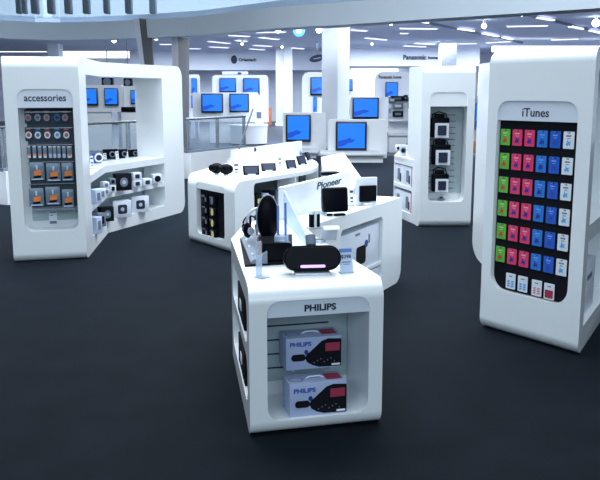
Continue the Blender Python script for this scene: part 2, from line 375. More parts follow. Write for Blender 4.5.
# emissive panels paint the glow of bright white hall walls
def glow_panel(px0, px1, y0, y1, Y, label, d=0.25):
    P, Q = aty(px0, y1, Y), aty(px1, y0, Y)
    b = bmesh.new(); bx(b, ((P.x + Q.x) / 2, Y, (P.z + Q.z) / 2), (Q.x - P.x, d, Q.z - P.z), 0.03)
    o = put('wall_glow_panel', b, GLOW_WALL); tag(o, label, 'glowing wall patch')
b.free()
glow_panel(-40, 46, 45, 52, 50, 'painted white glow high on the back wall above the accessories kiosk, left part')
glow_panel(61, 132, 50, 58, 50, 'painted white glow high on the back wall left of the slanted columns')
glow_panel(292, 322, 64, 70, 51, 'painted narrow glow on the back wall left of the large pillar')
glow_panel(351, 398, 62, 96, 51.5, 'painted glow on the back wall right of the large pillar')
glow_panel(492, 640, 46, 52, 38, 'long painted glow on the wall above the music card kiosk')
glow_panel(478, 500, 72, 96, 44, 'painted glow on the wall between camera kiosk and music card kiosk')

# ------------------------------------------------ accessories kiosk (left)
KH = 2.22
TL = Fr((-3.14, 8.78), (-2.39, 8.99))
P1, P2 = (-2.55, 10.70), (-1.80, 12.68)
WL = Fr(P1, P2)
WD = 0.46
Q2 = WL.p(WL.w, WD); Q1 = WL.p(-0.1, WD)
T = root('accessories_kiosk', 'white kiosk lettered accessories with a long open shelf wing to its right', 'display kiosk', (*TL.A.xy, 0), TL.a)
plan_pts = [TL.p(0, 0), TL.p(TL.w, 0), P1, P2, Q2, Q1, TL.p(0, 0.6)]
body = plan(plan_pts, 0, KH)
side = Vector((P1[0] - (-2.39), P1[1] - 8.99)).normalized()
C1 = Vector((-2.39, 8.99)) + side * 0.5
def offs(p, q): return (p[0] + q[0], p[1] + q[1])
xw = WL.on(163, 120)[0]
zc = WL.on(160, 158)[1]; z_up = WL.on(162, 73)[1]
E1 = WL.p(xw, -0.3); E2 = WL.p(xw, 1.0); ux = TL.x
through = [(C1.x + 0.4, C1.y + 0.05), (C1.x - 1.4, C1.y - 0.35), (-4.2, 10.9), E2, E1]
ctop = zc
def pocketL(d, z0, z1, xe=0.0):
    I2 = WL.p(xw - xe, d); I1 = WL.p(0.02, d)
    return plan([(C1.x + 0.4, C1.y + 0.05), (C1.x - d * 1.05, C1.y - 0.1), I1, I2, WL.p(xw - xe, -0.3)], z0, z1)
zs = [WL.on(160, y)[1] for y in (158, 164, 182, 187, 212)]
print('left shelf z', zs, 'xw', xw, WL.w, 'zup', z_up)
ox0, oz1 = TL.on(17.5, 108); ox1 = TL.on(73, 108)[0]; oz0 = TL.on(45, 231)[1]
az = TL.on(45, 89)[1]
print('left opening', ox0, ox1, oz0, oz1, az, 'w', TL.w)
cut = front_rounding(TL, KH, 0.12, 0.09, x1=TL.w + 0.3) + end_rounding(WL, WL.w, KH, 0.16, 0.16, y0=-0.2, y1=0.8)
cut += [plan(through, ctop, 2.04), pocketL(0.38, zs[2], zs[1]), pocketL(0.38, 0.17, zs[3])]
cut += [TL.xz(rpoly(ox0, oz0, ox1, oz1, (0.09, 0.09, 0, 0)), -0.1, 0.26), TL.xz(rpoly(ox0, oz1 - 0.001, ox1, az, (0, 0, 0.1, 0.1)), -0.1, 0.014)]
me = bpy.data.meshes.new('b'); body.to_mesh(me); body.free()
putm('body', boolean(me, cut), WHITE, T, world=True)
zbb = TL.on(45, 207, 0.24)[1]
b = TL.box(ox0 + .075, ox1 - .002, 0.245, 0.259, zbb, oz1 - .002); put('backboard', b, DARKB, T, world=True)
b = TL.xz(rpoly(ox0 + .075, oz0 + .08, ox1 - .005, zbb - .001, (0.02, 0.02, 0, 0)), 0.248, 0.259); put('lower_backboard', b, PALE, T, world=True)
b = TL.xz(rpoly(ox0 + .003, oz1 + .003, ox1 - .003, az - .003, (0, 0, .097, .097)), .0128, .0139); put('sign_panel', b, INSET, T, world=True)
words('lettering', 'accessories', (ox1 - ox0) * 0.76, 0.072, INK, T, TL.p((ox0 + ox1) / 2, 0.0125, (oz1 + az) / 2 + 0.005), TL.a, 0.018, world=True)
SHELF_SHADE = mat('painted_shelf_shade', (0.30, 0.37, 0.41), 0.6)  # greyed back panels paint the natural shading of the shelf pockets
for (z0_, z1_) in ((zs[2] + .004, zs[1] - .004), (0.174, zs[3] - .004)):
    b = WL.box(0.06, xw - .004, 0.355, 0.378, z0_, z1_); put('shelf_shade_panel', b, SHELF_SHADE, T, world=True)
b = bmesh.new()
for py in (112, 128, 145, 162, 184):
    z = TL.on(45, py, 0.22)[1]; TL.box(ox0 + 0.06, ox1 - 0.02, 0.215, 0.245, z - 0.004, z + 0.004, b)
put('peg_rail', b, CHROME, T, world=True)
zr = TL.on(45, 209, 0.1)[1]
b = TL.box(ox0 + 0.1, ox1 - 0.01, 0.02, 0.235, zr - 0.01, zr); put('shelf', b, GREYB, T, world=True)

# --- hanging goods in the accessories recess
def hang(fr, px, py, ly, proto, label):
    lx, lz = fr.on(px, py, ly); return dup(proto, fr.p(lx, ly, lz), fr.a, label)
def earphone(cring, ccen, chead, name='earphone_pack'):
    b = bmesh.new(); bx(b, (0, 0.004, 0), (0.072, 0.004, 0.15), 0.001); t = tag(put(name, b, DARKB, loc=(0, 0, 0)), 'x', 'earphones', 'round earphone packs in the accessories recess')
    b = bmesh.new(); ring(b, (0, -0.006, -0.012), 0.026, 0.009, sq=1.15); put('ring', b, cring, t)
    b = bmesh.new(); disc(b, (0, 0, -0.012), 0.019, 0.022, 0.008); put('disc', b, ccen, t)
    b = bmesh.new(); bx(b, (0, -0.001, 0.054), (0.05, 0.004, 0.022), 0.001); put('header', b, chead, t)
    return t
GR = mat('ring_grey', (0.36, 0.36, 0.42), 0.4); RB = mat('ring_red', (0.5, 0.1, 0.12), 0.5); BB = mat('ring_blue', (0.05, 0.2, 0.45), 0.5)
specs = [(28, 116.5, GR, RB, RB, 'grey ringed earphone pack with red disc, far left of the top row under accessories'),
         (37.5, 116.5, GR, BB, DARKB, 'grey ringed earphone pack with blue disc, second in the top row under accessories'),
         (46.5, 116.5, GR, RB, RB, 'middle earphone pack of the top row, red disc and red header'),
         (57, 116.5, BB, INK, DARKB, 'dark blue ringed earphone pack, fourth in the top row'),
         (65, 116.5, GR, RB, RB, 'grey ringed earphone pack at the right end of the top row'),
         (28.5, 134, PAPER, RB, RB, 'white ringed earphone pack with red disc, left end of the second row'),
         (37.8, 134, PAPER, BB, BB, 'white ringed earphone pack with blue disc, second in the second row'),
         (47.3, 134, PAPER, RB, RB, 'white ringed earphone pack with red disc, middle of the second row'),
         (57.2, 134, PAPER, SKYF, BB, 'white ringed earphone pack with pale blue disc, fourth in the second row'),
         (66.3, 134, PAPER, RB, RB, 'white ringed earphone pack with red disc, right end of the second row')]
for (px, py, a_, c_, h_, lab) in specs:
    t = earphone(a_, c_, h_); lx, lz = TL.on(px, py, 0.225); t.location = TL.p(lx, 0.225, lz); t.rotation_euler.z = TL.a; t['label'] = lab
rowc = [(28.8, ORANGE), (34.4, ORANGE), (39.8, ORANGE), (45, ORANGE), (50.3, BPAPER), (54.6, BPAPER), (59, BPAPER), (64, BPAPER), (69.5, ORANGE)]
nth = ['first', 'second', 'third', 'fourth', 'fifth', 'sixth', 'seventh', 'eighth', 'ninth']
for k, (px, c_) in enumerate(rowc):
    lx, lz = TL.on(px, 152, 0.2); w = 0.04 if k < 8 else 0.055
    b = bmesh.new(); bx(b, (0, 0, 0), (w, 0.012, 0.135), 0.003)
    t = tag(put('slim_blister_pack', b, CLEARP, loc=TL.p(lx, 0.2, lz), rz=TL.a), 'slim hanging pack with %s base, %s from the left in the third row' % ('orange and white' if c_ is ORANGE else 'pale blue', nth[k]), 'accessory pack', 'slim packs in the accessories recess')
    b = bmesh.new(); bx(b, (0, -0.008, -0.045), (w * 0.8, 0.006, 0.04), 0.001); put('base_card', b, PAPER if c_ is ORANGE else BPAPER, t)
    b = bmesh.new(); bx(b, (0, -0.012, -0.03), (w * 0.6, 0.004, 0.022), 0.001); put('print', b, c_, t)
    b = bmesh.new(); bx(b, (0, -0.008, 0.056), (w * 0.9, 0.006, 0.014), 0.001); put('header', b, SILV, t)
for k, (px, py) in enumerate([(37, 171), (53.5, 172), (67.5, 171.5), (36.5, 197), (53, 195.5), (68, 198)]):
    lx, lz = TL.on(px, py, 0.19); w = 0.155 if k not in (2, 5) else 0.125
    b = bmesh.new(); bx(b, (0, 0, 0), (w, 0.02, 0.20), 0.004)
    t = tag(put('blister_bag', b, CLEARP, loc=TL.p(lx, 0.19, lz), rz=TL.a), 'clear hanging bag with orange label, %s of the %s row of bags' % (('left', 'middle', 'right')[k % 3], ('upper', 'lower')[k // 3]), 'accessory pack', 'clear bags with orange labels')
    b = bmesh.new(); prism(b, [(-0.035, -0.011, -0.05), (0.045, -0.011, -0.045), (0.045, -0.011, 0.01), (-0.03, -0.011, 0.0)], (0, -0.006, 0)); put('orange_label', b, ORANGE, t)
    b = bmesh.new(); bx(b, (0.0, -0.012, -0.064), (0.08, 0.01, 0.022), 0.003, Matrix.Rotation(R(-6), 4, 'Y')); put('dark_plug', b, BLACK, t)
    b = bmesh.new(); bx(b, (-0.0, -0.011, 0.04), (0.02, 0.008, 0.05), 0.003); put('white_plug', b, BPAPER, t); b = bmesh.new(); bx(b, (0, -0.010, -0.09), (w * 0.8, 0.004, 0.014)); put('white_cable', b, BPAPER, t)
lx, lz = TL.on(53, 218, 0.2)
b = bmesh.new(); bx(b, (0, 0, 0), (0.09, 0.003, 0.15)); t = tag(put('price_sheet', b, PAPER, loc=TL.p(lx, 0.24, lz), rz=TL.a), 'small white printed sheet low in the accessories recess', 'price sheet')
b = bmesh.new(); bx(b, (0, -0.003, 0.06), (0.07, 0.002, 0.012)); put('heading', b, GREYB, t); b = bmesh.new(); bx(b, (0.0, -0.003, -0.055), (0.075, 0.002, 0.03)); put('bar_print', b, GREYB, t); b = bmesh.new(); bx(b, (-0.015, -0.003, 0.025), (0.03, 0.002, 0.01)); put('text_line', b, GREYB, t)

# --- generic goods ---------------------------------------------------
def carton(name, w, d, h, m, loc, rz, label, cat='box', group=None, pic=None, pw=0.5, ph=0.55, px=0.0, pz=0.0, rnd=False, lens=False, strip=None):
    b = bmesh.new(); bx(b, (0, 0, h / 2), (w, d, h), min(0.004, h * 0.05))
    t = tag(put(name, b, m, loc=loc, rz=rz), label, cat, group)
    if pic:
        b = bmesh.new(); r = min(w * pw, h * ph) * (0.48 if rnd else 0.2)
        q = rpoly(px * w - w * pw / 2, h * (0.5 + pz) - h * ph / 2, px * w + w * pw / 2, h * (0.5 + pz) + h * ph / 2, (r,) * 4, 4)
        prism(b, [(x, -d / 2 - 0.0005, z) for x, z in q], (0, -0.003, 0)); put('printed_picture', b, pic, t)
    if lens:
        b = bmesh.new(); disc(b, (px * w, -d / 2 - 0.004, h * (0.5 + pz)), h * 0.12, h * 0.12, 0.003); put('printed_lens', b, SILV, t)
    if strip:
        b = bmesh.new(); bx(b, (0, -d / 2 - 0.001, h * 0.93), (w * 0.96, 0.002, h * 0.08)); put('colour_strip', b, strip, t)
    return t
def compact_camera(w, h, m, loc, rz, label, group=None, tilt=True):
    b = bmesh.new(); bx(b, (0, 0, h / 2), (w, 0.05, h), 0.012, seg=3); t = tag(put('compact_camera', b, m, loc=loc, rz=rz), label, 'camera', group)
    b = bmesh.new(); cyl(b, (w * 0.08, -0.025, h * 0.48), (w * 0.08, -0.045, h * 0.48), h * 0.3); put('lens_barrel', b, GREYB, t)
    b = bmesh.new(); cyl(b, (w * 0.08, -0.045, h * 0.48), (w * 0.08, -0.048, h * 0.48), h * 0.2); put('lens', b, BLACK, t)
    b = bmesh.new(); cyl(b, (-w * 0.3, 0, h), (-w * 0.3, 0, h + 0.008), 0.012); put('shutter_button', b, SILV, t)
    return t
def price_tag(w, h, loc, rz, label, group, m=PAPER, ink=True, lean=8):
    b = bmesh.new(); M = Matrix.Rotation(R(-lean), 4, 'X')
    bx(b, (0, 0.0, h / 2), (w, 0.004, h), rot=None); me_ = None
    t = root('price_tag', label, 'price tag', loc, rz, group)
    for v in b.verts: v.co = M @ v.co
    put('card', b, m, t)
    b = bmesh.new(); bx(b, (0, 0.012, 0.003), (w * 1.05, 0.05, 0.006), 0.001); put('foot', b, ACRYL, t)
    if ink:
        b = bmesh.new()
        for (zz, ww, hh) in ((0.8, 0.7, 0.12), (0.45, 0.6, 0.1), (0.25, 0.5, 0.06)): bx(b, (0, -0.0035, h * zz), (w * ww, 0.002, h * hh))
        for v in b.verts: v.co = M @ v.co
        put('print', b, INK, t)
    return t

zL1, zL2, zL3 = ctop, zs[2], 0.17
def spotL(px, py, z): return at(px, py, z)
# counter of the wing
gC = 'compact cameras on the accessories wing counter'
aw = R(35)
q = at(97, 163.5, ctop); 
b = bmesh.new(); bx(b, (0, 0, 0.075), (0.13, 0.05, 0.14), 0.02, seg=3); t = tag(put('camcorder', b, PBLUE, loc=q, rz=R(30)), 'blue and white round lensed camcorder at the near end of the wing counter', 'camera')
b = bmesh.new(); ring(b, (0.02, -0.03, 0.08), 0.05, 0.012); put('lens_ring', b, PAPER, t)
b = bmesh.new(); disc(b, (0.02, -0.026, 0.08), 0.04, 0.04, 0.008); put('lens', b, INK, t)
b = bmesh.new(); bx(b, (-0.05, 0, 0.16), (0.03, 0.04, 0.05), 0.01); put('viewfinder', b, GREYB, t)
for (px, py, w, h, lab) in [(110.5, 159, 0.17, 0.12, 'largest black compact camera on the wing counter beside the blue camcorder'), (123, 158, 0.10, 0.11, 'small black compact camera third along the wing counter'), (133.7, 156.6, 0.13, 0.09, 'black compact camera near the middle of the wing counter with a white tag behind'), (145.5, 154.2, 0.12, 0.045, 'flat low black camera at the far end of the wing counter')]:
    compact_camera(w * 1.3, h * 1.2, BLACK, at(px, py, ctop), aw, lab, gC)
for (px, py, h, lab) in [(105.2, 159.5, 0.09, 'small white price tag between camcorder and largest compact camera'), (117.6, 159.8, 0.12, 'white price tag between the first two compact cameras'), (127, 158, 0.09, 'white price tag before the middle compact camera'), (139.5, 155.7, 0.14, 'tall white price tag beside the middle compact camera'), (92.5, 168.5, 0.16, 'pale price tag at the nearest corner of the wing counter'), (151, 154, 0.05, 'tiny price tag at the far end of the wing counter')]:
    price_tag(0.045, h, at(px, py, ctop), aw, lab, 'price tags on the accessories wing counter')
gB = 'camera cartons in the accessories wing'
def wbox(px, py, z, w, h, m, pic, lab, rz=None, d=0.12, lift=0, **k):
    q = at(px, py, z) + Vector((0, 0, lift)); w *= 1.12; carton('camera_carton', w, d, h, m, q + Vector((-0.03, 0.05, 0)), aw if rz is None else rz, lab, 'box', gB, pic, **k)
z2, z3 = zL2, zL3
wbox(124, 190.5, z2, 0.20, 0.225, BLACKM, GREYB, 'large black carton with a grey picture on the upper wing shelf', rnd=True, lens=True)
wbox(106.5, 195, z2, 0.075, 0.085, CARTON, GREYB, 'small white carton, lower left of the four by the black carton')
wbox(106.5, 195, z2, 0.075, 0.08, CARTON, GREYB, 'small white carton, upper left of the four by the black carton', lift=0.088)
wbox(113, 192.5, z2, 0.075, 0.10, CARTON, BLACKM, 'small white carton, lower right of the four by the black carton')
wbox(113, 192.5, z2, 0.075, 0.08, GREYB, BLACKM, 'small grey carton, upper right of the four by the black carton', lift=0.103)
wbox(137.5, 187.3, z2, 0.115, 0.10, CARTON, INK, 'white carton with dark camera picture right of the black carton, lower of two')
wbox(137.5, 187.3, z2, 0.115, 0.10, CARTON, INK, 'white carton with dark camera picture stacked right of the black carton, upper of two', lift=0.103)
wbox(147.5, 185.8, z2, 0.12, 0.10, CARTON, INK, 'white carton standing alone on the upper wing shelf')
wbox(157.5, 183.3, z2, 0.12, 0.13, CARTON, BLACKM, 'white carton with round black picture at the far end of the upper wing shelf', rnd=True, pw=.7, ph=.7)
wbox(96.5, 204, z2, 0.10, 0.17, BPAPER, GREYB, 'pale blue carton at the near end of the upper wing shelf', rz=R(65))
wbox(101, 199.5, z2, 0.09, 0.13, CARTON, GREYB, 'white carton beside the pale blue one on the upper wing shelf', rz=R(60))
wbox(107.5, 221.5, z3, 0.16, 0.19, BLACKM, GREYB, 'black carton with a ring picture on the lower wing shelf', rnd=True, lens=True)
wbox(122.5, 217.5, z3, 0.235, 0.225, CARTON, INK, 'large white carton with dark camera picture on the lower wing shelf, nearer one', lens=True)
wbox(140.5, 212.5, z3, 0.235, 0.225, CARTON, INK, 'large white carton with dark camera picture on the lower wing shelf, farther one', lens=True)
wbox(96.8, 234, z3, 0.12, 0.20, BPAPER, GREYB, 'pale blue carton at the near end of the lower wing shelf', rz=R(75))
wbox(100.5, 227, z3, 0.12, 0.17, GREYB, BLACKM, 'grey carton second along the lower wing shelf', rz=R(60))

# ------------------------------------------------ music card kiosk (right)
TI = Fr((1.43, 6.29), (1.97, 5.56)); IH = 2.15
B2 = Vector((1.97, 5.56)); P1i = Vector((2.78, 7.05)); P2i = Vector((2.75, 9.0)); Q2i = Vector((2.0, 9.33)); Q1i = Vector((1.95, 7.6))
WI = Fr(P1i, P2i)
T = root('music_card_kiosk', 'tall white kiosk at the right with a black recess full of gift cards', 'display kiosk', (*TI.A.xy, 0), TI.a)
body = plan([TI.A, TI.p(TI.w, 0), P1i, P2i, Q2i, Q1i, TI.p(0, 0.55)], 0, IH)
ix0, iz1 = TI.on(497, 119); ix1, iz1b = TI.on(577.5, 124); iz0 = TI.on(545, 301)[1]
print('itunes open', ix0, ix1, iz0, iz1, iz1b, TI.w, TI.on(540, 101))
iz1 = (iz1 + iz1b) / 2; iaz = TI.on(540, 101)[1]
cut = front_rounding(TI, IH, 0.10, 0.09)
sd = (P1i - B2).normalized(); Ci = B2 + sd * 0.14
end = [(-0.05, 0.16)] + arc((0.16, 0.16), 0.16, 180, 270) + [(0.16, -0.05), (-0.05, -0.05)]
EF = Fr(Q2i, P2i); cut.append(EF.xz(end, -0.2 - 0.6, 0.2)); 
nrm = Vector((sd.y, -sd.x))
SI = Fr(B2, P1i)
# side pockets through the right side wall
sp = [SI.p(0.16, -0.2), SI.p(0.16, 0.02), SI.p(0.40, 0.32), SI.p(1.5, 0.32), SI.p(1.5, -0.2)]
cut += [plan(sp, 0.18, 0.80), plan(sp, 0.92, IH - 0.14)]
cut.append(TI.xz(rpoly(ix0, iz0, ix1, iz1, (0.12, 0.12, 0, 0)), -0.1, 0.11))
cut.append(TI.xz(rpoly(ix0, iz1 - 0.001, ix1, iaz, (0, 0, 0.1, 0.1)), -0.1, 0.014))
me = bpy.data.meshes.new('b'); body.to_mesh(me); body.free()
putm('body', boolean(me, cut), WHITE, T, world=True)
b = TI.xz(rpoly(ix0 + .004, iz0 + .004, ix1 - .004, iz1, (0.115, 0.115, 0, 0)), 0.038, 0.109); put('backboard', b, BLACKM, T, world=True)
b = bmesh.new()
b.free(); b = TI.xz(rpoly(ix0 + .003, iz1 + .003, ix1 - .003, iaz - .003, (0, 0, .097, .097)), .0128, .0139); put('sign_panel', b, INSET, T, world=True)
words('lettering', 'iTunes', 0.235, 0.062, INK, T, TI.p((ix0 + ix1) / 2 - 0.012, 0.0125, (iz1 + iaz) / 2 - 0.01), TI.a, 0.012, world=True)
# --- gift cards
c11 = TI.on(505.6, 137, 0.03); c16 = TI.on(569, 140.3, 0.03); c61 = TI.on(500.5, 254, 0.03); c66 = TI.on(561.5, 267.5, 0.03)
print('cards', c11, c16, c61, c66)
def gift_card(m, fig, base, w=0.088, h=0.12, light=False):
    b = bmesh.new(); q = rpoly(-w / 2, -h / 2, w / 2, h / 2, (0.006,) * 4, 3); prism(b, [(x, 0, z) for x, z in q], (0, -0.004, 0))
    t = tag(put('gift_card', b, m, loc=(0, 0, 0)), 'x', 'gift card', 'gift cards in the music card kiosk')
    b = bmesh.new(); prism(b, [(-0.004 + x, -0.0045, z) for x, z in ((-.018, -.03), (-.004, -.042), (.004, -.03), (.022, -.038), (.016, -.02), (.024, -.006), (.006, -.012), (-.006, 0.004), (-.008, -.016))], (0, -0.002, 0)); put('printed_figure', b, fig, t)
    b = bmesh.new(); bx(b, (0, -0.0045, 0.03), (w * 0.45, 0.002, 0.01)); bx(b, (0, -0.0045, 0.012), (w * 0.3, 0.002, 0.005)); put('printed_words', b, base, t)
    b = bmesh.new(); bx(b, (0, -0.0045, h / 2 - 0.009), (0.022, 0.003, 0.007), 0.001); put('hang_slot', b, BLACKM, t)
    b = bmesh.new(); cyl(b, (0, 0.008, h / 2 - 0.009), (0, -0.02, h / 2 - 0.009), 0.0022, n=8); put('peg', b, SILV, t)
    return t
LT = mat('light_green_print', (0.5, 0.8, 0.3), .5); LP = mat('light_pink_print', (0.95, 0.4, 0.5), .5); LB = mat('light_blue_print', (0.2, 0.4, 0.9), .5); MIDB = mat('mid_blue_card', (0.02, 0.2, 0.70), 0.4, var=.08)
protos = [gift_card(GREEN, REDB, LT), gift_card(PINK, DBLUE, LP), gift_card(PINK, DBLUE, LP), gift_card(MIDB, DBLUE, LB), gift_card(BLUEC, PBLUE, LB), gift_card(PAPER, SKYF, GREYB)]
cname = ['green', 'pink', 'pink', 'bright blue', 'deep blue', 'white']
rown = ['top', 'second', 'third', 'fourth', 'fifth', 'sixth']
first = [True] * 6
for r_ in range(6):
    for c_ in range(6):
        u, v = c_ / 5, r_ / 5
        lx = (c11[0] * (1 - v) + c61[0] * v) * (1 - u) + (c16[0] * (1 - v) + c66[0] * v) * u
        lz = (c11[1] * (1 - u) + c16[1] * u) * (1 - v) + (c61[1] * (1 - u) + c66[1] * u) * v
        pos = ('left ' if c_ == 1 else 'right ' if c_ == 2 else '')
        lab = '%s%s gift card in the %s row of the gift card recess' % (pos, cname[c_], rown[r_])
        o = protos[c_] if first[c_] else dup(protos[c_]); first[c_] = False
        o.location = TI.p(lx, 0.03, lz); o.rotation_euler.z = TI.a; o['label'] = lab
for k, (px, py, f) in enumerate([(510.8, 281, SKYF), (522.8, 284, SKYF), (536.8, 288, ROSE), (549.3, 291.5, RED)]):
    lx, lz = TI.on(px, py, 0.02)
    b = bmesh.new(); w, h = 0.088, 0.12; prism(b, [(x, 0, z) for x, z in rpoly(-w / 2, -h / 2, w / 2, h / 2, (0.006,) * 4, 3)], (0, -0.004, 0))
    t = tag(put('gift_card', b, PAPER, loc=TI.p(lx, 0.02, lz), rz=TI.a), ['white gift card with blue pattern, leftmost of the loose bottom row', 'white gift card with blue pattern, second of the bottom row', 'white gift card with faint pink pattern in the bottom row', 'white gift card with dark red block at the right of the bottom row'][k], 'gift card', 'white gift cards at the bottom of the black recess')
    b = bmesh.new()
    if k == 3: bx(b, (0, -0.005, -0.02), (0.07, 0.002, 0.06))
    else:
        for j in range(3):
            for i in range(2): prism(b, [(x - .032 + i * .036, -0.0045, z - .045 + j * .018) for x, z in ((0, 0), (.02, 0), (.03, .013), (.01, .013))], (0, -0.002, 0))
    put('printed_pattern', b, f, t)
    b = bmesh.new(); bx(b, (0, -0.005, 0.038), (0.03, 0.002, 0.008)); put('hang_slot', b, GREYB, t)
    b = bmesh.new(); cyl(b, (0, 0.017, 0.04), (0, -0.012, 0.04), 0.0022, n=8); put('peg', b, SILV, t)
# things in its side opening
q = SI.p(0.55, 0.2, 0.92)
b = bmesh.new(); bx(b, (0, 0, 0.03), (0.16, 0.1, 0.06), 0.01); t = tag(put('camera_dock', b, SILV, loc=q, rz=SI.a), 'small silver dock with black top in the side opening of the gift card kiosk', 'camera')
b = bmesh.new(); bx(b, (0, 0, 0.10), (0.11, 0.05, 0.08), 0.012); put('camera_body', b, BLACK, t)
carton('white_carton', 0.5, 0.25, 0.4, CARTON, SI.p(0.6, 0.17, 0.18), SI.a, 'large white carton on the lower side shelf of the gift card kiosk', 'box', None, GREYB, pw=.4, ph=.1, pz=.2)

# ------------------------------------------------ camera kiosk (middle right)
TM = Fr((1.65, 11.20), (2.37, 11.22)); MH = 2.19
T = root('camera_kiosk', 'white kiosk with three hanging cameras in a tall slatted recess', 'display kiosk', (*TM.A.xy, 0), TM.a)
M1 = at(392, 161, 0.86); 
print('M1', M1)
lowpts = [TM.A, TM.p(TM.w, 0), TM.p(TM.w, 0.62), TM.p(0.0, 0.62), ]
body = plan([TM.A, TM.p(TM.w, 0), TM.p(TM.w + .02, 0.7), TM.p(-0.07, 0.7)], 0, MH)
mx0, mz1 = TM.on(430.5, 106.5); mx1 = TM.on(467.5, 106.5)[0]; mz0 = TM.on(450, 202)[1]; maz = TM.on(450, 92)[1]
WMF = Fr((1.42, 12.35), (1.646, 11.32))
cut = front_rounding(TM, MH, 0.10, 0.09)
cut += [WMF.xz(rpoly(0.02, z0_, 0.80, z1_, (.01,) * 4), -0.2, 0.25) for z0_, z1_ in ((0.50, 0.80), (0.12, 0.45))]
cut += [TM.xz(rpoly(mx0, mz0, mx1, mz1, (0.08, 0.08, 0, 0)), -0.1, 0.26), TM.xz(rpoly(mx0, mz1 - .001, mx1, maz, (0, 0, 0.09, 0.09)), -0.1, 0.012)]
me = bpy.data.meshes.new('b'); body.to_mesh(me); body.free()
putm('body', boolean(me, cut), WHITE, T, world=True)
b = TM.box(mx0 + .004, mx1 - .004, 0.245, 0.259, mz0 + 0.1, mz1 - .004); put('slatwall', b, PALE, T, world=True)
b = bmesh.new()
z = mz0 + 0.16
while z < mz1 - 0.05: TM.box(mx0 + 0.01, mx1 - 0.10, 0.243, 0.247, z, z + 0.008, b); z += 0.085
put('slot', b, INK, T, world=True)
# low wing of the camera kiosk
wp = [TM.p(-0.002, 0.05), (1.47, 12.5), (1.47, 13.9), (2.2, 14.1), TM.p(0.3, 0.71), TM.p(-0.068, 0.701)]
wp = [(1.646, 11.32), (1.42, 12.35), (1.62, 13.4), (2.1, 13.4), (2.1, 11.93), TM.p(-0.073, 0.702)]
body = plan(wp, 0, 0.90); 
cut = [WMF.xz(rpoly(0.02, 0.50, 0.80, 0.80, (.01, .01, .01, .01)), -0.2, 0.25), WMF.xz(rpoly(0.02, 0.12, 0.80, 0.45, (.03, .03, .03, .03)), -0.2, 0.25)]
me = bpy.data.meshes.new('b'); body.to_mesh(me); body.free()
wg = putm('low_wing', boolean(me, cut), WHITE, T, world=True)
for k, (z, lab) in enumerate([(0.50, 'red edged carton, upper wing shelf of the camera kiosk'), (0.12, 'grey carton, lower wing shelf of the camera kiosk')]):
    for j in range(2):
        o = carton('camera_carton', 0.375, 0.2, 0.285, CARTON, WMF.p(0.215 + 0.385 * j, 0.12, z), WMF.a, lab + (', farther one' if j == 0 else ', nearer one'), 'box', 'cartons in the camera kiosk wing', GREYB, pw=.3, ph=.6, px=-.1)
        if j == 1:
            b = bmesh.new(); bx(b, (0.16, -0.104, 0.1425), (0.055, 0.008, 0.28)); put('red_edge', b, REDB, o)
        b = bmesh.new(); bx(b, (0.04, -0.104, 0.10), (0.05, 0.004, 0.12)); put('picture', b, INK, o)
def hanging_camera(px, py, lab, s=1.0):
    lx, lz = TM.on(px, py, 0.14); t = root('hanging_camera', lab, 'camera', TM.p(lx, 0.14, lz), TM.a, 'hanging cameras in the camera kiosk')
    b = bmesh.new(); bx(b, (-0.01, 0, 0.0), (0.235 * s, 0.09, 0.25 * s), 0.02, seg=3); bx(b, (-0.02, 0, 0.14 * s), (0.13 * s, 0.07, 0.07 * s), 0.02, seg=3); put('camera_body', b, BLACK, t)
    b = bmesh.new(); tube(b, [(-0.1 * s, 0, 0.1), (-0.11 * s, -0.01, 0.18), (-0.04, -0.02, 0.215), (0.06 * s, -0.01, 0.19), (0.09 * s, 0, 0.10)], 0.009); put('strap', b, BLACKM, t)
    b = bmesh.new(); prism(b, [(0.0 + x, -0.046, -0.03 + z) for x, z in rpoly(-.08 * s, -.1 * s, .1 * s, .085 * s, (.008,) * 4, 3)], (0, -0.01, 0)); put('white_frame', b, PAPER, t)
    b = bmesh.new(); prism(b, [(0.005 + x, -0.057, -0.035 + z) for x, z in rpoly(-.05 * s, -.065 * s, .06 * s, .06 * s, (.01,) * 4, 3)], (0, -0.012, 0)); put('screen', b, INK, t)
    b = bmesh.new(); bx(b, (-0.02, 0.07, 0.16 * s), (0.03, 0.09, 0.012)); put('hook', b, CHROME, t)
hanging_camera(440.5, 127.5, 'black camera with white framed screen, topmost of three in the recess', 1.08)
hanging_camera(441.5, 154.5, 'black camera with white framed screen, middle of three in the recess', 1.12)
hanging_camera(440.5, 182.5, 'black camera with white framed screen, lowest of three in the recess', 1.0)
lx, lz = TM.on(441.5, 199, 0.12)
b = bmesh.new(); bx(b, (0, 0, 0.02), (0.09, 0.05, 0.03), 0.01); t = tag(put('small_clip_stand', b, GREYB, loc=TM.p(lx, 0.15, mz0), rz=TM.a), 'small dark clip on the floor of the camera kiosk recess', 'stand')
b = bmesh.new(); bx(b, (0, -0.01, 0.045), (0.04, 0.03, 0.03), 0.006); put('clip', b, INK, t)
# goods on the wing counter and the rack behind
for (px, py, w, h, m, lab) in [(404, 155.5, 0.14, 0.16, SILV, 'silver camera nearest the tower on the camera kiosk wing'), (399, 151, 0.12, 0.10, PAPER, 'white camera at the far end of the camera kiosk wing'), (410, 152, 0.10, 0.22, GREYB, 'grey tall camera beside the tower of the camera kiosk')]:
    compact_camera(w, h, m, at(px, py, 0.90), R(-35), lab, 'cameras on the camera kiosk wing')
price_tag(0.06, 0.14, at(408, 157.5, 0.90), R(-20), 'pale price tag in front of the silver camera', 'price tags on the camera kiosk wing')

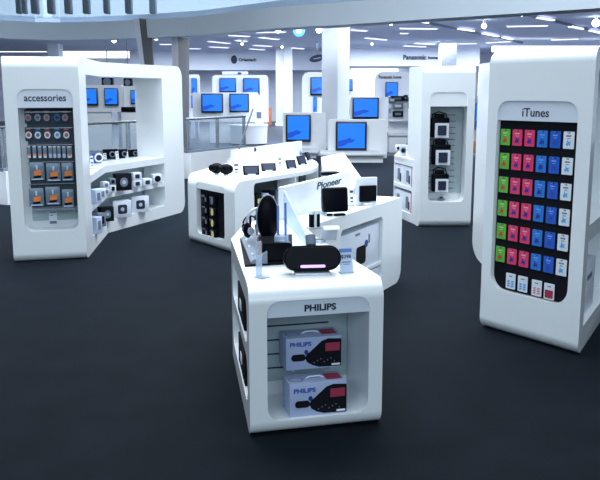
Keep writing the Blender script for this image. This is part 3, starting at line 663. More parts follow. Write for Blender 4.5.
# ------------------------------------------------ central island (Philips / Pioneer)
TP = Fr((-0.27, 4.17), (0.46, 4.36)); PH = 0.84
T = root('central_island', 'low white island nearest the camera with two lilac cartons in its front recess', 'display island', (*TP.A.xy, 0), TP.a)
FA, FB = Vector((0.05, 6.10)), Vector((1.0, 7.92))                      # boxes face of the right arm
PF = Fr(FA, FB)
hb = Vector((-0.13, 6.49))
isl = [TP.A, TP.p(TP.w, 0), (0.30, 5.0), (0.10, 5.75), FA, FB, PF.p(PF.w, 0.62), PF.p(0.25, 0.55), (-0.32, 6.55), (-0.44, 6.15), (-0.48, 5.6)]
body = plan(isl, 0, PH)
cut = front_rounding(TP, PH, 0.10, 0.08, x0=-0.2, x1=TP.w + 0.2) + end_rounding(PF, PF.w, PH, 0.06, 0.14, y0=-0.2, y1=0.9)
fx0, fz1 = TP.on(267, 319); fx1, fz1b = TP.on(369.5, 312); fz0 = TP.on(300, 419)[1]; fz1 = (fz1 + fz1b) / 2; faz = TP.on(320, 299)[1]
print('philips', fx0, fx1, fz0, fz1, faz, TP.w)
cut += [TP.xz(rpoly(fx0, fz0, fx1, fz1, (0.08, 0.08, 0, 0)), -0.1, 0.40), TP.xz(rpoly(fx0, fz1 - .001, fx1, faz, (0, 0, 0.07, 0.07)), -0.1, 0.012)]
LS = Fr((-0.48, 5.6), TP.A)
cut += [LS.xz(rpoly(0.12, 0.47, LS.w - 0.14, 0.72, (0.1,) * 4), -0.3, 0.06), LS.xz(rpoly(0.12, 0.13, LS.w - 0.14, 0.40, (0.1,) * 4), -0.3, 0.06)]
gx0, gz1 = PF.on(338, 236); gx1, gzb = PF.on(383, 216); gz0 = PF.on(383, 288)[1]
print('pioneer', gx0, gx1, gz1, gzb, gz0, PF.w)
cut += [PF.xz(rpoly(0.62, 0.12, gx1, gzb, (0.05, 0.06, 0.05, 0.05)), -0.2, 0.34)]
me = bpy.data.meshes.new('b'); body.to_mesh(me); body.free()
putm('body', boolean(me, cut), WHITE, T, world=True)
b = TP.box(fx0 + .004, fx1 - .004, 0.385, 0.399, fz0 + 0.09, fz1 - .003); put('slatwall', b, PALE, T, world=True)
b = bmesh.new()
for k in range(5): TP.box(fx0 + 0.006, fx1 - 0.12, 0.383, 0.387, fz1 - 0.075 - k * 0.085, fz1 - 0.066 - k * 0.085, b)
put('slot', b, INK, T, world=True)
b = TP.xz(rpoly(fx0 + .003, fz1 + .003, fx1 - .003, faz - .003, (0, 0, .067, .067)), .0108, .0119); put('sign_panel', b, INSET, T, world=True)
words('lettering', 'PHILIPS', 0.178, 0.038, INK, T, TP.p((fx0 + fx1) / 2 + 0.01, 0.0105, (fz1 + faz) / 2 - 0.003), TP.a, 0.035, world=True)
zsh = PF.on(383, 262)[1]
b = PF.box(0.62, gx1, 0.01, 0.34, zsh - 0.015, zsh + 0.015); put('shelf', b, WHITE, T, world=True)
b = PF.box(0.63, gx1 - .01, 0.32, 0.335, zsh + .02, gzb - .005); put('recess_shade_panel', b, mat('painted_recess_shade', (0.02, 0.035, 0.05), 0.6), T, world=True)  # dark panel paints the shade inside the arm recess
# header of the Pioneer arm
H0, H1 = at(284, 187.5, 1.10), at(350, 172, 1.10); HF = Fr(H0, H1)
print('header', H0, H1)
b = HF.box(0, HF.w, 0, 0.05, PH - 0.005, 1.10); put('header_panel', b, WHITE, T, world=True)
hx, hz = HF.on(329.5, 183, 0)
words('lettering', 'Pioneer', 0.56, 0.062, INK, T, HF.p(hx, -0.001, hz), HF.a, 0.02, world=True, shear=0.2)
# clear divider running towards the Philips front
D1 = at(318, 247, PH)
print('divider', D1)
b = bmesh.new(); DF = Fr(H0, (0.06, 5.28)); DF.xz([(0.02, PH - .004), (DF.w, PH - .004), (DF.w, PH + 0.05), (0.02, 1.08)], -0.008, 0.008, b); put('clear_divider', b, ACRYL, T, world=True)

# --- Philips cartons
def philips_box(px, py, z, ly, lab, w=0.328, h=0.188, d=0.17):
    lx, _ = TP.on(px, py, ly)
    b = bmesh.new(); bx(b, (0, d / 2, h / 2), (w, d, h), 0.003)
    t = tag(put('speaker_carton', b, LILAC, loc=TP.p(lx, ly, z), rz=TP.a), lab, 'box', 'lilac speaker cartons')
    words('lettering', 'PHILIPS', 0.125, 0.026, PBLUE, t, (-w / 2 + 0.085, -0.001, h * 0.80), 0, 0.03)
    b = bmesh.new(); prism(b, [(-w / 2 + .08 + x, -0.0005, h * 0.38 + z_) for x, z_ in rpoly(-.05, -.02, .034, .02, (.018,) * 4, 4)], (0, -0.002, 0)); put('small_speaker_picture', b, BLACKM, t)
    b = bmesh.new(); disc(b, (-w / 2 + .118, -0.0006, h * 0.54), .012, .014, .003); put('round_badge', b, DBLUE, t)
    b = bmesh.new(); pts = [(w / 2 - .002, .006), (w / 2 - .002, h - .02), (.085, h - .014), (.045, h * .86), (.01, h * .70), (-.02, h * .56), (-.045, h * .46), (-.052, h * .34), (-.04, h * .22), (-.01, h * .12), (.03, h * .05)]
    prism(b, [(x, -0.0005, z_) for x, z_ in pts], (0, -0.002, 0)); put('large_speaker_picture', b, BLACKM, t)
    b = bmesh.new(); bx(b, (w / 2 - .055, -0.004, h * .66), (.085, .003, h * .26)); put('red_display_picture', b, RED, t)
    b = bmesh.new(); bx(b, (w / 2 - .035, -0.004, h * .10), (.05, .003, h * .06)); put('white_caption', b, PAPER, t)
    b = bmesh.new(); bx(b, (w / 2 - .06, d * .5, h + .0005), (.09, d * .55, .002)); put('top_red_picture', b, RED, t)
    b = bmesh.new(); tube(b, [(-.05, d * .5, h), (-.03, d * .5, h + .01), (.03, d * .5, h + .01), (.05, d * .5, h)], .004); put('carry_handle', b, PAPER, t)
    b = bmesh.new(); ring(b, (0, 0, 0), .04, .003); 
    for v in b.verts: v.co = Vector((v.co.x - .11, v.co.z * .9 + d * .45, v.co.y + h))
    put('top_ellipse_print', b, GREYB, t)
    b = bmesh.new()
    for k in range(7): bx(b, (.0 + k * .02, -0.004, h * (.2 + .05 * (k % 3))), (.006, .002, .006))
    put('speckle_print', b, GREYB, t)
    return t
philips_box(318.5, 398, fz0, 0.03, 'lower lilac speaker carton standing on the floor of the island front recess')
zup = TP.on(311, 369, 0.205)[1]
b = bmesh.new()
for k in (-1, 1): TP.box(TP.on(311, 367, .205)[0] + k * .1 - .01, TP.on(311, 367, .205)[0] + k * .1 + .01, 0.215, 0.385, zup - 0.012, zup, b)
put('support_rail', b, CHROME, T, world=True)
philips_box(314, 350, zup + .001, 0.205, 'upper lilac speaker carton stacked on the other in the island front recess')

# --- dock speaker with purple display
q = at(313, 276, PH)
t = root('dock_speaker', 'black rounded dock speaker with purple glowing display on the front of the central island', 'speaker', (q.x, q.y + 0.02, PH), TP.a * 0.4)
w, h = 0.325, 0.148
b = bmesh.new(); tmp = bmesh.new()
prism(tmp, [(x, 0, z) for x, z in rpoly(-w / 2, 0.006, w / 2, h, (0.070,) * 4, 10)], (0, 0.08, 0)); bmesh.ops.bevel(tmp, geom=[e for e in tmp.edges if abs(e.calc_length()) < 0.03 or abs((e.verts[0].co - e.verts[1].co).y) < 1e-5], offset=0.012, segments=3, affect='EDGES')
merge(b, tmp, Matrix.Translation((0, 0, 0.02)) @ Matrix.Rotation(R(-14), 4, 'X')); put('cabinet', b, BLACK, t)
b = bmesh.new(); prism(b, [(x, -0.004, z) for x, z in rpoly(-0.07, 0.022, 0.07, 0.038, (.007,) * 4, 4)], (0, -0.003, 0)); 
for v in b.verts: v.co = Matrix.Rotation(R(-14), 3, 'X') @ v.co + Vector((0, 0, 0.02))
put('glowing_display', b, PURPLE, t)
b = bmesh.new(); bx(b, (0, 0.04, 0.006), (w * 0.62, 0.1, 0.012), 0.004); put('base', b, SILV, t)
b = bmesh.new(); cyl(b, (0, 0.10, 0.15), (0, 0.13, 0.20), 0.03, n=16); put('dock', b, GREYB, t)
# price cards
q = at(347, 273, PH); t = price_tag(0.078, 0.142, (q.x, q.y, PH), TP.a, 'large pale blue price card reading $298 beside the dock speaker', None, BPAPER, False, 16)
M = Matrix.Rotation(R(-16), 3, 'X')
o = words('lettering', '$298', 0.058, 0.024, INK, t, (0, -0.003, 0.092), 0, 0.01)
for v in o.data.vertices: v.co = M @ v.co
b = bmesh.new(); bx(b, (0, -0.003, 0.128), (0.072, 0.002, 0.02)); 
for v in b.verts: v.co = M @ v.co
put('blue_band', b, BLUET, t)
b = bmesh.new(); bx(b, (0, -0.003, 0.062), (0.05, 0.002, 0.006)); bx(b, (0, -0.003, 0.05), (0.04, 0.002, 0.004)); 
for v in b.verts: v.co = M @ v.co
put('small_print', b, GREYB, t)
q = at(259, 277, PH); t = root('acrylic_tag_holder', 'clear upright acrylic tag holder at the front left corner of the central island', 'tag holder', (q.x, q.y, PH), R(50))
b = bmesh.new(); bx(b, (0, 0.0, 0.10), (0.045, 0.006, 0.2)); put('upright', b, ACRYL, t)
b = bmesh.new(); bx(b, (0, -0.02, 0.004), (0.06, 0.07, 0.008)); put('foot', b, ACRYL, t)
b = bmesh.new(); bx(b, (0, -0.005, 0.16), (0.02, 0.004, 0.07)); put('tag', b, mat('beige_tag', (0.6, 0.5, 0.45), .5), t)

# --- black tray and headphones on the left of the counter
pts = [at(246, 266, PH + .0), at(293, 263, PH), at(290, 240, PH + 0.0), at(252, 238, PH)]
a0 = at(245, 267, PH); a1 = at(293, 264, PH); a2 = at(292, 236, PH); a3 = at(247, 236, PH); a4 = at(240, 240, PH)
b = bmesh.new(); prism(b, [a0, a1, a2, a3, a4], (0, 0, 0.012)); t = tag(put('display_mat', b, BLACKM, loc=a0, world=True), 'flat black display mat covering the left of the central island top', 'mat')
zm = PH + 0.013
b = bmesh.new(); r0, r1 = at(262, 262, zm), at(292, 261, zm); cf = Fr(r0, r1)
tmp = cf.box(0, cf.w, 0, 0.26, zm, zm + 0.11); bmesh.ops.bevel(tmp, geom=tmp.edges[:], offset=0.006, segments=2, affect='EDGES')
t = tag(put('black_riser', tmp, BLACK, loc=(r0.x, r0.y, zm), rz=cf.a, world=True), 'glossy black display block behind the dock speaker', 'display block'); b.free()
# slanted grey device at the left rim
g0, g1 = at(241, 239, zm), at(250.5, 264, zm)
gf = Fr(g0, g1); 
t = root('slanted_console', 'dark grey slanted console with pale labels along the left rim of the counter', 'console', (g0.x, g0.y, zm), gf.a)
b = bmesh.new(); prism(b, [(0, 0, 0), (0, 0.10, 0), (0, 0.10, 0.07), (0, 0.0, 0.012)], (gf.w, 0, 0)); put('case', b, GREYB, t)
b = bmesh.new()
nn = Vector((0, -0.058, 0.1)).normalized()
for k in range(3):
    for j in range(2 if k != 1 else 1):
        x = gf.w * (0.2 + 0.3 * k); y = 0.025 + 0.03 * j; z = 0.012 + 0.58 * y + 0.001
        bx(b, (x, y, z), (0.05, 0.012, 0.002), rot=Matrix.Rotation(math.atan(0.58), 4, 'X'))
put('label_strip', b, BPAPER, t)
zb = zm + 0.11
# near oval black ear cup display
q = at(272, 240, zb); 
t = root('oval_speaker', 'tall black oval speaker with a silver rim behind the black block', 'speaker', (q.x - 0.04, q.y + 0.35, PH), R(12))
b = bmesh.new(); ball(b, (0, 0, 0.205), (0.074, 0.05, 0.155)); put('cabinet', b, BLACK, t)
b = bmesh.new(); ring(b, (0, -0.012, 0.205), 0.073, 0.002, n=32, sq=2.08); put('rim', b, SILV, t)
b = bmesh.new(); cyl(b, (0, 0, 0), (0, 0, 0.03), 0.05); put('foot', b, BLACK, t)
q = at(278, 243, zb)
t = root('acrylic_stand', 'clear blue tinted acrylic stand on the black block', 'stand', (q.x + .02, q.y + 0.04, zb), R(-8))
b = bmesh.new(); bx(b, (-0.02, 0, 0.11), (0.012, 0.02, 0.22)); bx(b, (0.025, 0, 0.12), (0.012, 0.02, 0.24)); put('upright', b, mat('blue_acrylic', (0.12, 0.22, 0.6), 0.15), t)
b = bmesh.new(); bx(b, (0, 0, 0.02), (0.08, 0.06, 0.04), 0.005); put('foot', b, ACRYL, t)
for k, (px, py, rz, m, lab, s) in enumerate([(257, 246, 35, SILV, 'silver and black headphones on a thin stand at the left of the mat', 1.15), (250, 238, 10, BLACK, 'small black headphones at the back left of the mat', 0.7)]):
    q = at(px, py, zm); t = root('headphones', lab, 'headphones', (q.x, q.y + 0.05, zm), R(rz))
    b = bmesh.new(); pts = [Vector((0.07 * s * math.cos(a), 0, s * (0.13 + 0.08 * math.sin(a)))) for a in [R(-10 + 200 * k_ / 12) for k_ in range(13)]]
    tube(b, pts, 0.008 * s); put('headband', b, m, t)
    for sx in (-1, 1):
        b = bmesh.new(); ball(b, (sx * 0.065 * s, 0, 0.09 * s), (0.022 * s, 0.036 * s, 0.044 * s)); put('ear_cup', b, BLACK, t)
        b = bmesh.new(); disc(b, (sx * 0.065 * s, -0.030 * s, 0.09 * s), 0.018 * s, 0.022 * s, 0.01); put('cup_badge', b, m if k == 0 else SILV, t)
    b = bmesh.new(); cyl(b, (0, 0.0, 0), (0, 0, 0.21 * s), 0.008); cyl(b, (0, 0, 0), (0, 0, 0.01), 0.05); put('stand', b, BLACK if k else SILV, t)

# --- goods on the Pioneer arm
def counter(px, py, z=PH): q = at(px, py, z); return q
q = counter(335.5, 216); t = root('square_speaker', 'large square black speaker standing before the lettered header panel of the central island', 'speaker', (q.x, q.y + .05, PH), PF.a * 0.28)
b = bmesh.new(); tmp = bmesh.new(); bx(tmp, (0, 0, 0.128), (0.22, 0.08, 0.205), 0.022, seg=3); merge(b, tmp, Matrix.Rotation(R(-8), 4, 'X')); put('cabinet', b, BLACK, t)
b = bmesh.new(); bx(b, (0.02, -0.045, 0.01), (0.10, 0.04, 0.02), 0.008); bx(b, (-0.06, -0.03, 0.01), (0.05, 0.03, 0.02), 0.008); put('foot', b, BLACK, t)
q = counter(367, 205); t = root('framed_screen', 'small black screen in a white frame at the far right end of the central island', 'screen', (q.x, q.y, PH), PF.a * 0.35)
b = bmesh.new(); bx(b, (0, 0.02, 0.125), (0.215, 0.02, 0.25), 0.008); put('frame', b, PAPER, t)
b = bmesh.new(); bx(b, (0.005, -0.005, 0.105), (0.165, 0.03, 0.145), 0.006); put('screen', b, BLACK, t)
b = bmesh.new(); bx(b, (0.0, -0.02, 0.012), (0.09, 0.05, 0.024), 0.006); put('dock', b, PAPER, t)
q = counter(314.5, 229); t = root('white_capped_speaker', 'pair of small black tubes with white caps left of the square speaker', 'speaker', (q.x, q.y + .03, PH), PF.a * 0.4)
for sx in (-1, 1):
    b = bmesh.new(); cyl(b, (sx * 0.024, 0, 0.01), (sx * 0.024, 0, 0.11), 0.021); o = put('tube', b, BLACK, t)
    b = bmesh.new(); cyl(b, (sx * 0.024, 0, 0.11), (sx * 0.024, 0, 0.135), 0.025); put('cap', b, PAPER, o)
b = bmesh.new(); bx(b, (0, 0, 0.006), (0.11, 0.07, 0.012), 0.004); put('base', b, SILV, t)
b = bmesh.new(); bx(b, (0.0, -0.022, 0.06), (0.012, 0.01, 0.1)); put('bar', b, PAPER, t)
for (px, py, h, w, m, lab) in [(324, 214, 0.15, 0.05, PAPER, 'pale price tag tucked left of the square speaker'), (352, 206, 0.16, 0.045, PAPER, 'pale price tag between square speaker and framed screen')]:
    price_tag(w, h, at(px, py, PH), PF.a * 0.35, lab, 'price tags on the right arm of the central island', m)
# fan of leaflets behind the dock speaker
q = at(331, 243, PH)
t = root('leaflet_holder', 'pale blue curved leaflet behind the dock speaker', 'leaflet', (q.x, q.y, PH), R(10))
b = bmesh.new(); prof = [Vector((0.0, 0.10 - 0.1 * k / 8, 0.11 * math.sin(k / 8 * 2.2))) for k in range(9)]
prism(b, [(-0.05, p.y, p.z) for p in prof] + [(-0.05, p.y, p.z + 0.004) for p in prof[::-1]], (0.11, 0, 0)); put('leaflet', b, PAPER, t)
q = at(319, 243, PH); b = bmesh.new(); cyl(b, (0, 0, 0), (0, 0, 0.02), 0.045); t = tag(put('round_puck', b, SILV, loc=(q.x, q.y + .03, PH)), 'small round silver puck left of the curved leaflet', 'dock')
b = bmesh.new(); cyl(b, (0, 0, 0.02), (0, 0, 0.026), 0.03); put('dial', b, GREYB, t)
# cartons inside the arm
for (x, z, w, h, lab, pz) in [((gx1 + .62) / 2, zsh + 0.016, gx1 - .68, gzb - zsh - 0.075, 'white audio carton with dark picture on the upper shelf of the central island right arm', 0), ((gx1 + .62) / 2, 0.121, gx1 - .68, zsh - 0.16, 'white audio carton on the lower shelf of the central island right arm', 0)]:
    t = carton('audio_carton', w, 0.22, h, CARTON, PF.p(x, 0.135, z), PF.a, lab, 'box', 'cartons in the central island right arm', BLACKM, pw=.24, ph=.45, px=.02, pz=-.14)
    b = bmesh.new(); disc(b, (.13, -.1125, h * .60), .035, .035, .003); put('round_picture', b, DBLUE, t)
    b = bmesh.new(); bx(b, (-.06, -.112, h * .9), (.1, .003, .02)); bx(b, (.2, -.112, h * .7), (.03, .003, .08)); bx(b, (-.25, -.112, h * .4), (.04, .003, .1)); put('print', b, GREYB, t)
# goods in the left side of the Philips arm
for (x, z, lab) in [(0.45, 0.47, 'black boxed speaker in the upper left side pocket of the central island'), (0.45, 0.13, 'black boxed speaker in the lower left side pocket of the central island')]:
    t = carton('speaker_box', 0.5, 0.045, 0.19, BLACKM, LS.p(x + .3, 0.03, z), LS.a, lab, 'box', None, PAPER, pw=.25, ph=.3)

# ------------------------------------------------ rear island
RA, RB2 = Vector((-1.40, 10.14)), Vector((-0.74, 9.20)); TR = Fr(RA, RB2); RH = 0.84
RC = Vector((-0.05, 10.32))
SR = Fr(RB2, RC)
T = root('rear_island', 'low white island with camcorders on top behind the central island', 'display island', (*RA, 0), TR.a)
cen = []
far1, far2 = Vector((0.20, 12.9)), Vector((-0.9, 12.4))
rp = [RA, RB2 + Vector((-0.06, 0.08)), RB2 + Vector((0.0, 0.035)), RB2 + Vector((0.07, 0.08)), RC, (0.22, 10.35), (0.36, 10.75), (0.40, 11.2), (0.36, 11.8), far1, far2, TR.p(-0.0, 1.0)]
rp = [RA, RB2, RC, (0.08, 10.56), (0.18, 10.85), (0.24, 11.2), (0.26, 11.6), (0.24, 12.0), (0.17, 12.5), (0.05, 12.9), far2]
body = plan(rp, 0, RH)
cut = front_rounding(TR, RH, 0.13, 0.08)
rx0, rz1 = TR.on(196, 186); rx1, rzb = TR.on(224, 196); rz0 = TR.on(212, 240)[1]
print('rear', rx0, rx1, rz1, rzb, rz0, TR.w)
rzt = (rz1 + rzb) / 2
cut += [TR.xz(rpoly(rx0, 0.13, rx1, rzt, (0.07, 0.07, 0, 0)), -0.1, 0.13), TR.xz(rpoly(rx0, rzt - .001, rx1, rzt + 0.08, (0, 0, 0.06, 0.06)), -0.1, 0.012)]
sx0 = SR.on(254, 200)[0]; 
cut += [SR.xz(rpoly(sx0, 0.46, SR.w - 0.02, 0.79, (0.03, 0.0, 0.0, 0.05)), -0.2, 0.3), SR.xz(rpoly(sx0, 0.12, SR.w - 0.05, 0.42, (0.05, 0.03, 0.03, 0.03)), -0.2, 0.3)]
cut += [plan([(0.05, 10.2), (0.40, 10.5), (0.45, 11.3), (0.06, 11.3), (-0.02, 10.9), (-0.25, 10.55)], 0.46, 0.79)]
me = bpy.data.meshes.new('b'); body.to_mesh(me); body.free()
putm('body', boolean(me, cut), WHITE, T, world=True)
b = TR.xz(rpoly(rx0 + .004, 0.134, rx1 - .004, rzt, (0.066, 0.066, 0, 0)), 0.06, 0.129); put('backboard', b, BLACKM, T, world=True)
RSHADE = mat('painted_recess_shade', (0.02, 0.035, 0.05), 0.6)  # near-black panels paint the shade inside the side opening
b = SR.box(sx0 + .01, SR.w - .01, 0.27, 0.295, 0.465, 0.785); put('recess_shade_panel', b, RSHADE, T, world=True)
b = SR.box(sx0 + .01, SR.w - .01, 0.27, 0.295, 0.125, 0.415); put('recess_shade_panel', b, RSHADE, T, world=True)
b = plan([(0.14, 10.6), (0.26, 11.28), (0.07, 11.28), (-0.0, 10.9)], 0.462, 0.464); put('recess_shade_mat', b, RSHADE, T, world=True)
b = plan([(-0.02, 10.89), (0.0, 10.885), (0.08, 11.29), (0.062, 11.295)], 0.465, 0.785); put('recess_shade_panel', b, RSHADE, T, world=True)
R0, R1 = at(234, 150.5, 1.12), at(302, 141, 1.12); RF = Fr(R0, R1); print('rear header', R0, R1)
b = RF.box(0, RF.w, 0, 0.05, RH - .004, 1.12); put('header_panel', b, WHITE, T, world=True)
hx, hz = RF.on(254.5, 149.5, 0); b = bmesh.new(); ball(b, RF.p(hx, -0.004, hz), (0.022, 0.006, 0.03)); put('round_logo', b, INK, T, world=True)
# dark band goods inside the side opening
for k in range(5):
    x = sx0 + 0.07 + k * 0.15
    if x + 0.06 > SR.w - 0.06: break
    carton('boxed_camcorder', 0.12, 0.12, 0.17 + 0.02 * (k % 2), [GREYB, BLACKM, BPAPER, BLACKM, GREYB][k], SR.p(x, 0.14, 0.46), SR.a, ['grey', 'black', 'pale blue', 'second black', 'last grey'][k] + ' boxed camcorder in the side opening of the rear island', 'box', 'boxed camcorders in the rear island', [PAPER, YEL, INK, SILV, PAPER][k], pw=.5, ph=.3)
# hanging black packs with yellow tabs in its end recess
for c_ in range(2):
    for r_ in range(4):
        lx = rx0 + 0.17 + c_ * 0.20 ; lz = rzt - 0.12 - r_ * 0.135
        b = bmesh.new(); bx(b, (0, 0, 0), (0.15, 0.03, 0.115), 0.005); o = put('cable_pack', b, BLACK, loc=TR.p(lx, 0.03, lz), rz=TR.a)
        tag(o, 'black hanging cable pack, %s column, %s row of the rear island recess' % (('left', 'right')[c_], rown[r_]), 'accessory pack', 'cable packs in the rear island recess')
        b = bmesh.new()
        if c_ == 1: disc(b, (0.0, -0.0155, 0.0), 0.028, 0.042, 0.006); put('yellow_tab', b, YEL if r_ else GREYB, o)
        else: bx(b, (0.04, -0.017, 0.0), (0.03, 0.004, 0.05)); put('grey_tab', b, GREYB, o)
        b = bmesh.new(); bx(b, (-0.02, -0.017, 0.04), (0.08, 0.003, 0.015)); put('header', b, GREYB, o)
        b = bmesh.new(); cyl(b, (0, 0.034, 0.05), (0, 0.01, 0.05), 0.003, n=8); put('peg', b, SILV, o)
# goods on top
gR = 'black devices on the rear island'
def device(px, py, w, h, lab, rz, rnd=False):
    q = at(px, py, RH); t = root('portable_player', lab, 'media player', (q.x, q.y + 0.03, RH), rz, gR)
    b = bmesh.new(); tmp = bmesh.new(); bx(tmp, (0, 0, h / 2 + 0.012), (w, 0.022, h), 0.007 if not rnd else 0.01, seg=3); merge(b, tmp, Matrix.Rotation(R(-28), 4, 'X')); put('body', b, BLACK, t)
    b = bmesh.new(); bx(b, (0, 0.03, 0.012), (w * 0.5, 0.07, 0.024), 0.004); put('stand', b, SILV, t)
    b = bmesh.new(); tmp = bmesh.new(); bx(tmp, (0, -0.0125, h / 2 + 0.012), (w * 0.8, 0.003, h * 0.75)); merge(b, tmp, Matrix.Rotation(R(-28), 4, 'X')); put('screen', b, INK, t)
device(251.5, 176, 0.20, 0.12, 'wide black media player leftmost before the rear header panel', R(12))
device(269, 172, 0.19, 0.105, 'wide black media player second before the rear header panel', R(14))
device(292, 169.5, 0.14, 0.12, 'black media player third before the rear header panel', R(25))
device(303, 165.5, 0.14, 0.13, 'black media player fourth at the rounded end of the rear island', R(35))
device(310, 161, 0.10, 0.13, 'last black media player at the rounded end of the rear island', R(60))
for (px, py, lab, rz) in [(216.5, 174.5, 'left black camcorder at the near end of the rear island', 20), (226, 175.5, 'right black camcorder at the near end of the rear island', -15)]:
    q = at(px, py, RH); t = root('camcorder', lab, 'camera', (q.x, q.y + .03, RH), R(rz), 'camcorders on the rear island')
    b = bmesh.new(); ball(b, (0, 0, 0.075), (0.09, 0.06, 0.065)); put('body', b, BLACK, t)
    b = bmesh.new(); cyl(b, (-0.04, -0.02, 0.08), (-0.085, -0.045, 0.085), 0.04); put('lens_barrel', b, BLACK, t)
    b = bmesh.new(); cyl(b, (0, 0, 0), (0, 0, 0.012), 0.03); put('foot', b, SILV, t)
for (px, py, h, w, lab) in [(236.5, 175.5, 0.16, 0.07, 'large white price tag before the leftmost end of the rear header'), (258, 165.5, 0.08, 0.05, 'small price tag above the gap of the first two media players'), (280, 168, 0.15, 0.055, 'white price tag between second and third media players'), (298, 157, 0.10, 0.05, 'white price tag behind the fourth media player'), (229, 163.5, 0.07, 0.04, 'tiny price tag behind the right black camcorder')]:
    price_tag(w, h, at(px, py, RH), R(14), lab, 'price tags on the rear island')
q = at(300, 160, RH); b = bmesh.new(); bx(b, (0, 0, .07), (.05, .05, .14), .01); t = tag(put('white_mini_camera', b, SILV, loc=q, rz=R(20)), 'silver mini camera standing at the rounded end of the rear island', 'camera')
b = bmesh.new(); cyl(b, (0, -.025, .1), (0, -.04, .1), .02); put('lens', b, BLUET, t)
# long low white counter running to the back
Cpts = [at(321, 158, 0.84), at(343.5, 152.5, 0.84), at(362, 180, 0.84)]
print('back counter', Cpts)
cp = [(0.46, 12.2), (0.40, 13.3), (0.70, 13.6), (0.74, 9.75), (0.60, 9.0), (0.45, 9.3), (0.47, 10.7)]
lc = [at(*q, 0.84) for q in ((321, 157), (343.5, 152.5), (362, 179), (352, 190), (324, 184), (323, 172))]
b = plan(lc, 0, 0.84)
t = tag(put('long_counter', b, WHITE, loc=(0.6, 11, 0), world=True), 'long narrow white counter running back beside the rear island', 'counter')
t.location = (0.6, 11, 0)
q = at(325, 175.5, 0.84); b = bmesh.new(); bx(b, (0, 0, 0.02), (0.22, 0.16, 0.04), 0.006); t = tag(put('dark_slot', b, BLACK, loc=(q.x + .06, q.y + .05, 0.84), rz=R(12)), 'painted dark opening at the near end of the long narrow counter', 'opening')  # flat black block paints the dark front opening of the counter
b = bmesh.new(); bx(b, (0, 0, 0.042), (0.18, 0.12, 0.004)); put('slot_inset', b, INK, t)

# ------------------------------------------------ televisions and stands in the hall
def tv(px0, px1, y0, y1, Y, lab, rz=0.0, grp='televisions with blue screens'):
    a, c = aty(px0, y1, Y), aty(px1, y0, Y); w, h = c.x - a.x, c.z - a.z
    t = root('television', lab, 'television', ((a.x + c.x) / 2, Y, a.z), rz, grp)
    bz = min(w, h) * 0.07
    b = bmesh.new(); bx(b, (0, 0, h / 2), (w, 0.09, h), min(0.02, w * .1)); put('bezel', b, BEZEL, t)
    b = bmesh.new(); bx(b, (0, -0.045, h / 2 + bz * .3), (w - 2 * bz, 0.012, h - 2.4 * bz)); put('screen', b, SCREEN, t)
    b = bmesh.new(); sw, sh = w - 2 * bz, h - 2.4 * bz
    pts = [(-.49, -.46), (-.25, -.40), (-.12, -.30), (.02, -.28), (.14, -.20), (.10, -.12), (.02, -.16), (-.02, -.08), (-.10, -.10), (-.2, -.14), (-.34, -.18), (-.49, -.22)]
    prism(b, [(x * sw, -0.0515, h / 2 + bz * .3 + z * sh) for x, z in pts], (0, -0.002, 0)); put('screen_picture', b, WAVE, t)
    b = bmesh.new(); bx(b, (0, 0.065, h / 2), (w * .3, 0.04, h * .3)); put('bracket', b, GREYB, t)
    return t
def stand(px0, px1, ytop, ybot, Y, lab, d=0.25, r=0.06, plat=None, rr=None, name='television_stand'):
    a, c = aty(px0, ybot, Y), aty(px1, ytop, Y)
    t = root(name, lab, 'display stand', ((a.x + c.x) / 2, Y + d / 2, 0)); w = c.x - a.x
    b = bmesh.new(); prism(b, [(x, -d / 2, z) for x, z in rpoly(-w / 2, a.z, w / 2, c.z, rr or (0, 0, r, r), 6)], (0, d, 0)); put('panel', b, PANEL, t)
    if plat:
        x0, x1 = aty(plat[0], 155, Y - plat[2]).x - (a.x + c.x) / 2, aty(plat[1], 155, Y - plat[2]).x - (a.x + c.x) / 2
        dd = plat[2]; z1 = plat[3]
        b = bmesh.new(); bx(b, ((x0 + x1) / 2, -d / 2 - dd / 2 + 0.1, z1 - 0.04), (x1 - x0, dd + 0.2, 0.08), 0.02); put('platform', b, PANEL, t)
        b = bmesh.new(); bx(b, ((x0 + x1) / 2, -d / 2 - dd / 2 + 0.15, (z1 - 0.08) / 2), (x1 - x0 - 0.12, dd + 0.0, z1 - 0.08)); put('base', b, PANEL, t)
    elif a.z > 0.15:
        for sx in (-1, 1):
            b = bmesh.new(); bx(b, (sx * (w / 2 - 0.12), 0, (a.z + .01) / 2), (0.12, d * .7, a.z + .01)); put('leg', b, SILV, t)
        b = bmesh.new(); bx(b, (0, 0.02, (a.z + .01) / 2), (w * .5, d * .5, a.z + .01)); put('base', b, PANEL, t)
    return t
def at_front(Y): return Y - 0.19
stand(283, 326, 112.5, 157, 23.9, 'white television stand left of the stand before the large pillar', plat=(280, 318.5, 0.9, 0.22))
tv(285.8, 311, 114.5, 142, 23.9 - .12, 'television with blue screen on the stand left of the large pillar', R(-3))
stand(328, 387.5, 119.5, 158, 22.4, 'white television stand in front of the large pillar with a wide platform', plat=(320, 386, 0.9, 0.27))
tv(335.5, 367, 121.5, 151, 22.4 - .12, 'nearest television with blue screen, in front of the large pillar', R(-3))
stand(350, 388.5, 97, 125, 26.0, 'white television stand just right of the large pillar')
tv(352.3, 379, 97.5, 119, 26 - .12, 'television right of the large pillar, above and behind the nearest one')
stand(193, 258, 92.5, 122, 30, 'white twin television stand seen left of centre, nearer one')
tv(201.5, 223, 93.5, 113, 29.88, 'left television on the nearer twin stand'); tv(229.5, 249, 93.5, 112.5, 29.88, 'right television on the nearer twin stand')
stand(213, 268, 75, 122, 35, 'tall white twin television stand behind the nearer twin stand', r=.15)
